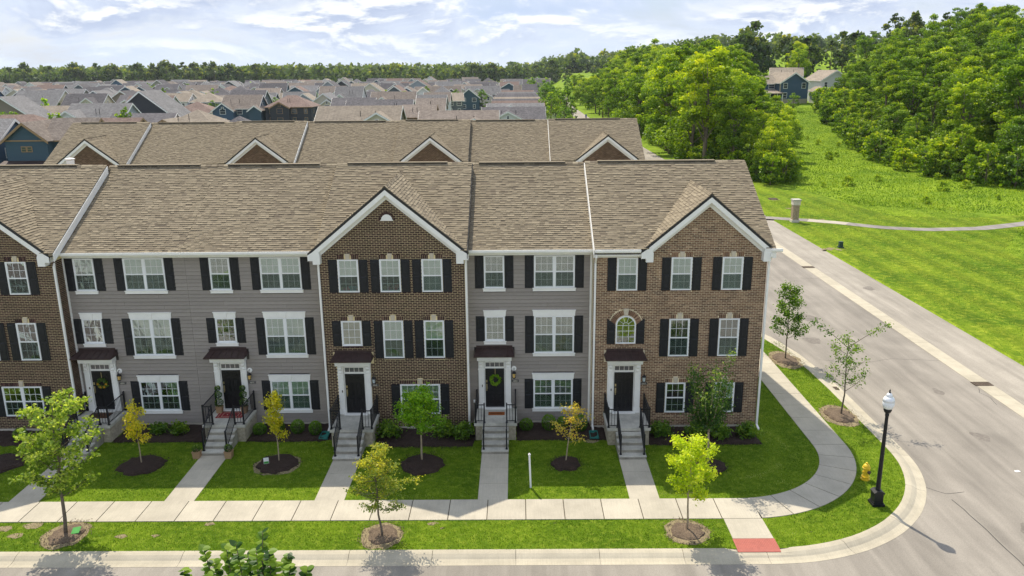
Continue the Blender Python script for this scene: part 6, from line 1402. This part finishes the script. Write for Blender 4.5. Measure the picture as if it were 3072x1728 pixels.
sheet('yard_lawn', [(-28, 270), (-12, 270), (-12, 318), (-28, 318)], .03, 'meadow'); sheet('side_street', [(-12, 190), (-9.5, 190), (-9.5, 420), (-12, 420)], .02, 'asphalt2'); sheet('cross_street', [(-260, 304), (21, 299), (21, 304), (-260, 309)], .02, 'asphalt2')
# hillside houses at right
HB = 'houses on the hillside above the meadow'
def hill_house():
    x, y = 86.5, 231; z = 6.2; root = empty('house', (x, y, z), 'large navy house on the rise above the meadow, covered back porch on posts', 'house', HB, .10); Wd = T(x, y, z, .18)
    gable_block(root, Wd, 9.5, 13, 6.2, .62, 'y', 'navy', 'roof_tan'); gable_block(root, Wd @ T(-8.0, 1.0, 0), 7.6, 8.5, 5.9, .55, 'x', 'navy', 'roof_tan', name='wing_wall')
    m = MB(); m.box(-4.6, 4.78, -6.56, -6.4, -2.2, 1.0); m.box(-4.85, -4.6, -6.6, -6.3, -2.2, 6.0); m.obj('stone_base', ['block'], root, Wd)
    for X, Z in ((-3.0, 1.4), (-3.0, 4.3), (3.2, 4.3)): far_window(root, Wd @ T(X, -6.5, Z), 1.2, 1.5)
    for X, Z, w in ((-10.8, 1.2, 1.6), (-10.8, 4.0, 1.6), (-6.0, 4.2, 1.8)): far_window(root, Wd @ T(X, -3.25, Z), w, 1.3)
    P = Wd @ T(-7.4, -5.4, 0); m = MB(); m.prism([(-2.4, 2.9), (2.2, 4.0), (2.2, 3.8), (-2.4, 2.7)], 'x', -3.4, 3.4); m.obj('porch_roof', ['roof_tan'], root, P, uv=True)
    m = MB(); m.box(-3.3, 3.3, -2.2, 2.2, -.1, .1); m.obj('deck', ['bark'], root, P)
    for q in (-3.1, -1.0, 1.4, 3.1): m = MB(); m.box(q-.12, q+.12, -2.2, -1.95, -2.8, 2.8); m.obj('porch_post', ['white'], root, P)
    m = MB(); m.box(-3.2, 3.2, -2.15, -2.1, .85, .93); m.obj('deck_rail', ['iron'], root, P)
    OCC.append((x, y, 12))
hill_house()
r_ = house(102.0, 236, 10, 11, 5.9, .6, 'y', 'offwhite', 'roof_tan', .15, label='white house beside the navy one, mostly behind the wood', group=HB, z=7.0); 
g_ = empty('gazebo_porch', (96.5, 228, 6.3), 'small gabled white porch with posts and stairs in front of the white hillside house', 'porch', HB); Wd = T(96.5, 228, 6.3, .15); gable_block(g_, Wd, 4.0, 3.6, 3.4, .6, 'y', 'offwhite', 'roof_tan', name='pediment'); 
for q in (-1.8, -.6, .6, 1.8): m = MB(); m.box(q-.1, q+.1, -2.0, -1.85, -1.5, 3.3); m.obj('porch_post', ['white'], g_, Wd)
house(84, 292, 12, 10, 6.2, .65, 'x', 'slate', 'roof_tan', .1, front=(2.5, 6, 5.8, 2, 'slate'), label='grey gabled house half hidden by the copse, left of the navy one', group=HB); house(108, 296, 12, 10, 6.6, .62, 'x', 'greyblue', 'roof_tan', -.3, front=(3, 6, 6, 2, 'slate'), label='grey-blue house whose roof shows behind the navy house', group=HB)
for i, (x, y) in enumerate(((48, 520), (56, 540), (66, 530), (74, 560), (-4, 560), (14, 590))): house(x, y, 13, 11, 5.8, .62, 'x' if i % 2 else 'y', ['slate', 'offwhite', 'taupe', 'slate', 'slate', 'taupe'][i], 'roof_brown', 0, label=f'distant {WN[["slate","offwhite","taupe","slate","slate","taupe"][i]]} house among the park trees' , group='distant houses among the park trees', z=0)
for i, (x, y, h, l) in enumerate(((79.5, 200, 5, 'small tree on the grassy rise below the navy house'), (84.5, 196, 5.5, 'dark young conifer beside the small tree below the navy house'), (76, 214, 4.5, 'shrubby tree at the left corner of the navy house'))): plant(VY[1 if i == 1 else 2], x, y, h, l, 'young trees on the rise', name='young_tree')
# two far lamps and the rider on the road
for i, (x, y) in enumerate(((19.6, 330), (20.0, 420))):
    t = empty('street_lamp', (x, y, 0), ['white globed street lamp on the far road, the nearer one', 'white globed street lamp on the far road, the farther one'][i], 'street lamp', 'lamps on the far road'); m = MB(); m.tube([(x, y, 0), (x, y, 4.2)], .09, 6); m.obj('pole', ['iron'], t); m = MB(); m.lathe([(.05, 4.2), (.4, 4.6), (.3, 5.0), (.02, 5.2)], 8, c=(x, y)); m.obj('globe', ['globe'], t)
def rider(x, y):
    p = empty('person', (x, y, 0), 'person in a blue top riding away on the far road', 'person'); me = bpy.data.meshes.new('body')
    vs = [(0, 0, .95), (0, .08, 1.25), (0, .14, 1.5), (0, .17, 1.62), (0, .19, 1.75), (-.10, 0, .92), (-.13, .30, .72), (-.12, .12, .32), (.10, 0, .92), (.13, .22, .6), (.12, .0, .2), (-.19, .15, 1.46), (-.24, .3, 1.25), (-.2, .5, 1.1), (.19, .15, 1.46), (.24, .3, 1.25), (.2, .5, 1.1)]
    es = [(0, 1), (1, 2), (2, 3), (3, 4), (0, 5), (5, 6), (6, 7), (0, 8), (8, 9), (9, 10), (2, 11), (11, 12), (12, 13), (2, 14), (14, 15), (15, 16)]; rad = [.15, .15, .13, .06, .11, .10, .075, .045, .10, .075, .045, .07, .05, .035, .07, .05, .035]
    me.from_pydata(vs, es, []); o = inst('body', me, p, T(x, y, 0)); md = o.modifiers.new('skin', 'SKIN'); 
    for v, r in zip(me.skin_vertices[0].data if me.skin_vertices else [], rad): v.radius = (r, r)
    me.materials.append(M['blue']); m = MB(); 
    for yy in (-.5, .55): m.tube([(0, yy+.33*math.cos(a), .34+.33*math.sin(a)) for a in np.linspace(0, 2*math.pi, 13)], .025, 4)
    m.tube([(0, -.5, .34), (0, -.1, .8), (0, .45, .85), (0, .55, .34)], .02, 4); m.tube([(0, -.1, .8), (0, .05, .3), (0, .45, .85)], .02, 4); m.tube([(-.25, .5, 1.05), (.25, .5, 1.05)], .02, 4); b = m.obj('bicycle', ['iron'], None, T(x, y, 0)); tag(b, 'bicycle ridden by the person on the far road', 'bicycle')
rider(24.6, 250)

# ================================================================== GRASS
def blades(name, n, region, h, w, mat, seed, zoff=0.0, hfn=None):
    q = np.random.default_rng(seed); P = region(q, n); n = len(P); Z = np.full(n, zoff) if hfn is None else np.array([hfn(x, y) for x, y in P]); a = q.uniform(0, 2*math.pi, n); hh = h*q.uniform(.5, 1.25, n); lean = hh*q.uniform(.1, .8, n); la = q.uniform(0, 2*math.pi, n)
    B = np.stack([P[:, 0], P[:, 1], Z], 1); dx = np.stack([np.cos(a)*w, np.sin(a)*w, np.zeros(n)], 1); top = B+np.stack([np.cos(la)*lean, np.sin(la)*lean, hh], 1)
    X, Y = P[:, 0], P[:, 1]; rr = np.hypot(X-8.8, Y+2.5); arc = np.exp(-((X-12)/6)**2)*np.sin(rr*4.4+.8*np.sin(X*1.3))
    tone = q.normal(.43, .17, n)+.16*np.sin(X*.9+2*np.sin(Y*.7))*np.sin(Y*.9+X*.3)+.12*np.sin(X*2.7+3*np.sin(Y*2.1))*np.sin(Y*3.3+2*np.sin(X*1.7))+.12*np.where(X < 8, np.sin(Y*5.2+.9*np.sin(X*.8)), arc*1.5)
    if seed == 1:
        for yc in (-9.1, -9.9, -6.9): tone = tone+.30*np.exp(-((Y-yc-.12*np.sin(X*.6+yc))/.09)**2)*(np.sin(X*.45+yc*3) > -.1)
        for rc in (2.4, 3.3, 4.1): tone = tone+.38*np.exp(-((rr-rc-.15*np.sin(X*1.1))/.12)**2)*(X > 8.8)*(np.sin(np.arctan2(Y+2.5, X-8.8)*5+rc*2) > -.4)
    if seed > 1: tone = tone+(.26 if seed == 2 else .06)*np.sin(X*2.4+.5*np.sin(Y*.15))+.18*np.sin(X*.5+1.5*np.sin(Y*.11))*np.sin(Y*.23+X*.1)
    return tag(inst(name, quads_mesh(name, np.stack([B-dx, B+dx, top], 1), tone, M[mat], 3)), kind='stuff')
def reg_front(q, n):
    P = np.stack([q.uniform(-26, 17, n), q.uniform(-10.75, 12, n)], 1); x, y = P[:, 0], P[:, 1]
    k = ~((y < -7.24) & (y > -8.76) & (x < 9.4)) & ~((y > -.55) & (x < 11.5)) ; r = np.hypot(x-8.8, y+2.5); k &= ~((r > 4.7) & (r < 6.3) & (x > 8.8) & (y < -2.5)) & ~((x > 13.5) & (x < 15.1) & (y >= -2.5)) & ~((x > 7.85) & (x < 9.45) & (y < -8.7)); k &= ~((np.hypot(x-9, y+2.95) > 7.75) & (x > 9) & (y < -2.95)) & ~(x > 16.7)
    for cx, yf in ((-20.02, 0), (-13.7, 0), (-7.62, -.6), (-1.02, 0), (5.1, -.6)): k &= ~((np.abs(x-cx) < .63) & (y > -7.3)) & ~((np.abs(x-cx) < 1.02) & (y > yf-1.95))
    k &= ~((y > -1.85) & (x < 4.2)) & ~((y > -2.45) & (x > -6.7) & (x < -2) ) & ~((y > -2.4) & (x > 6) & (x < 11.25)) & ~((y > -2.15) & (x < -21))
    for _, a, b, rx, ry in rings: k &= ~(((x-a)/rx)**2+((y-b)/ry)**2 < 1.0)
    for a, b, rx, ry in ((-17.0, -9.65, .75, .85), (-5.1, -9.8, .72, .82), (6.3, -9.65, .75, .8), (15.9, 8.7, .85, 1.4), (16.0, .7, .8, 1.2)): k &= ~(((x-a)/rx)**2+((y-b)/ry)**2 < 1.05)
    k &= ~((y > 12) & (x < 13)) & ~((x > 11.5) & (x < 13.5) & (y > 11)); return P[k]
blades('grass', 260000, reg_front, .055, .012, 'blade', 1, .0)
def reg_right(q, n): y = 78*q.uniform(0, 1, n)**1.0-10; x = 29.6+q.uniform(0, 1, n)**.8*(24+y*.0); P = np.stack([x, y], 1); k = np.array([abs(float(np.interp(a, [c[0] for c in cl], [c[1] for c in cl]))-b) > 1.3 if a > 29 else True for a, b in P]); return P[k]
blades('verge_grass', 90000, reg_right, .07, .022, 'blade', 2, .0)
def reg_meadow(q, n):
    y = 20+q.uniform(0, 1, n)**1.3*190; x = 36+q.uniform(0, 1, n)*75; P = np.stack([x, y], 1); e = np.interp(y, [60, 82, 98, 115, 132, 160, 190, 215, 260, 400], [84, 68, 62, 66, 70, 76, 83, 92, 108, 150]); k = (x < e+3) & (np.interp(y, [28, 32, 46, 56, 64, 90], [52, 46, 52, 58, 43, 38]) < x) & (x < .70*(y+36))
    pc = np.interp(x, [c[0] for c in cl], [c[1] for c in cl]); k &= np.abs(pc-y) > 1.6; return P[k]
blades('meadow_grass', 150000, reg_meadow, .20, .06, 'blade_meadow', 3, hfn=hz)
q_ = random.Random(8)
for i in range(46):
    x, y = q_.uniform(37, 80), q_.uniform(34, 150)
    if y > 62 and x < edge_x(y)-1 and float(np.interp(y, [28, 32, 46, 56, 64, 90], [52, 47, 53, 60, 46, 41])) < x and tview(x, y) < .66: plant(VB[1], x, y, q_.uniform(.6, 1.5), 'clump of tall weeds in the rough meadow', 'weed clumps in the meadow', 'weeds', 'weed_clump')

# ================================================================== HAZE
hm = bpy.data.materials.new('haze_air'); hm.use_nodes = True; nt = hm.node_tree; nt.nodes.clear(); o_ = nt.nodes.new('ShaderNodeOutputMaterial'); v_ = nt.nodes.new('ShaderNodeVolumePrincipled')
v_.inputs['Density'].default_value = .00006; v_.inputs['Color'].default_value = (.86, .93, 1, 1); v_.inputs['Anisotropy'].default_value = .3; nt.links.new(v_.outputs[0], o_.inputs['Volume'])
m = MB(); m.box(-1850, 2450, -320, 4600, -3.5, 70); h_ = m.obj('haze', [hm]); tag(h_, kind='stuff')
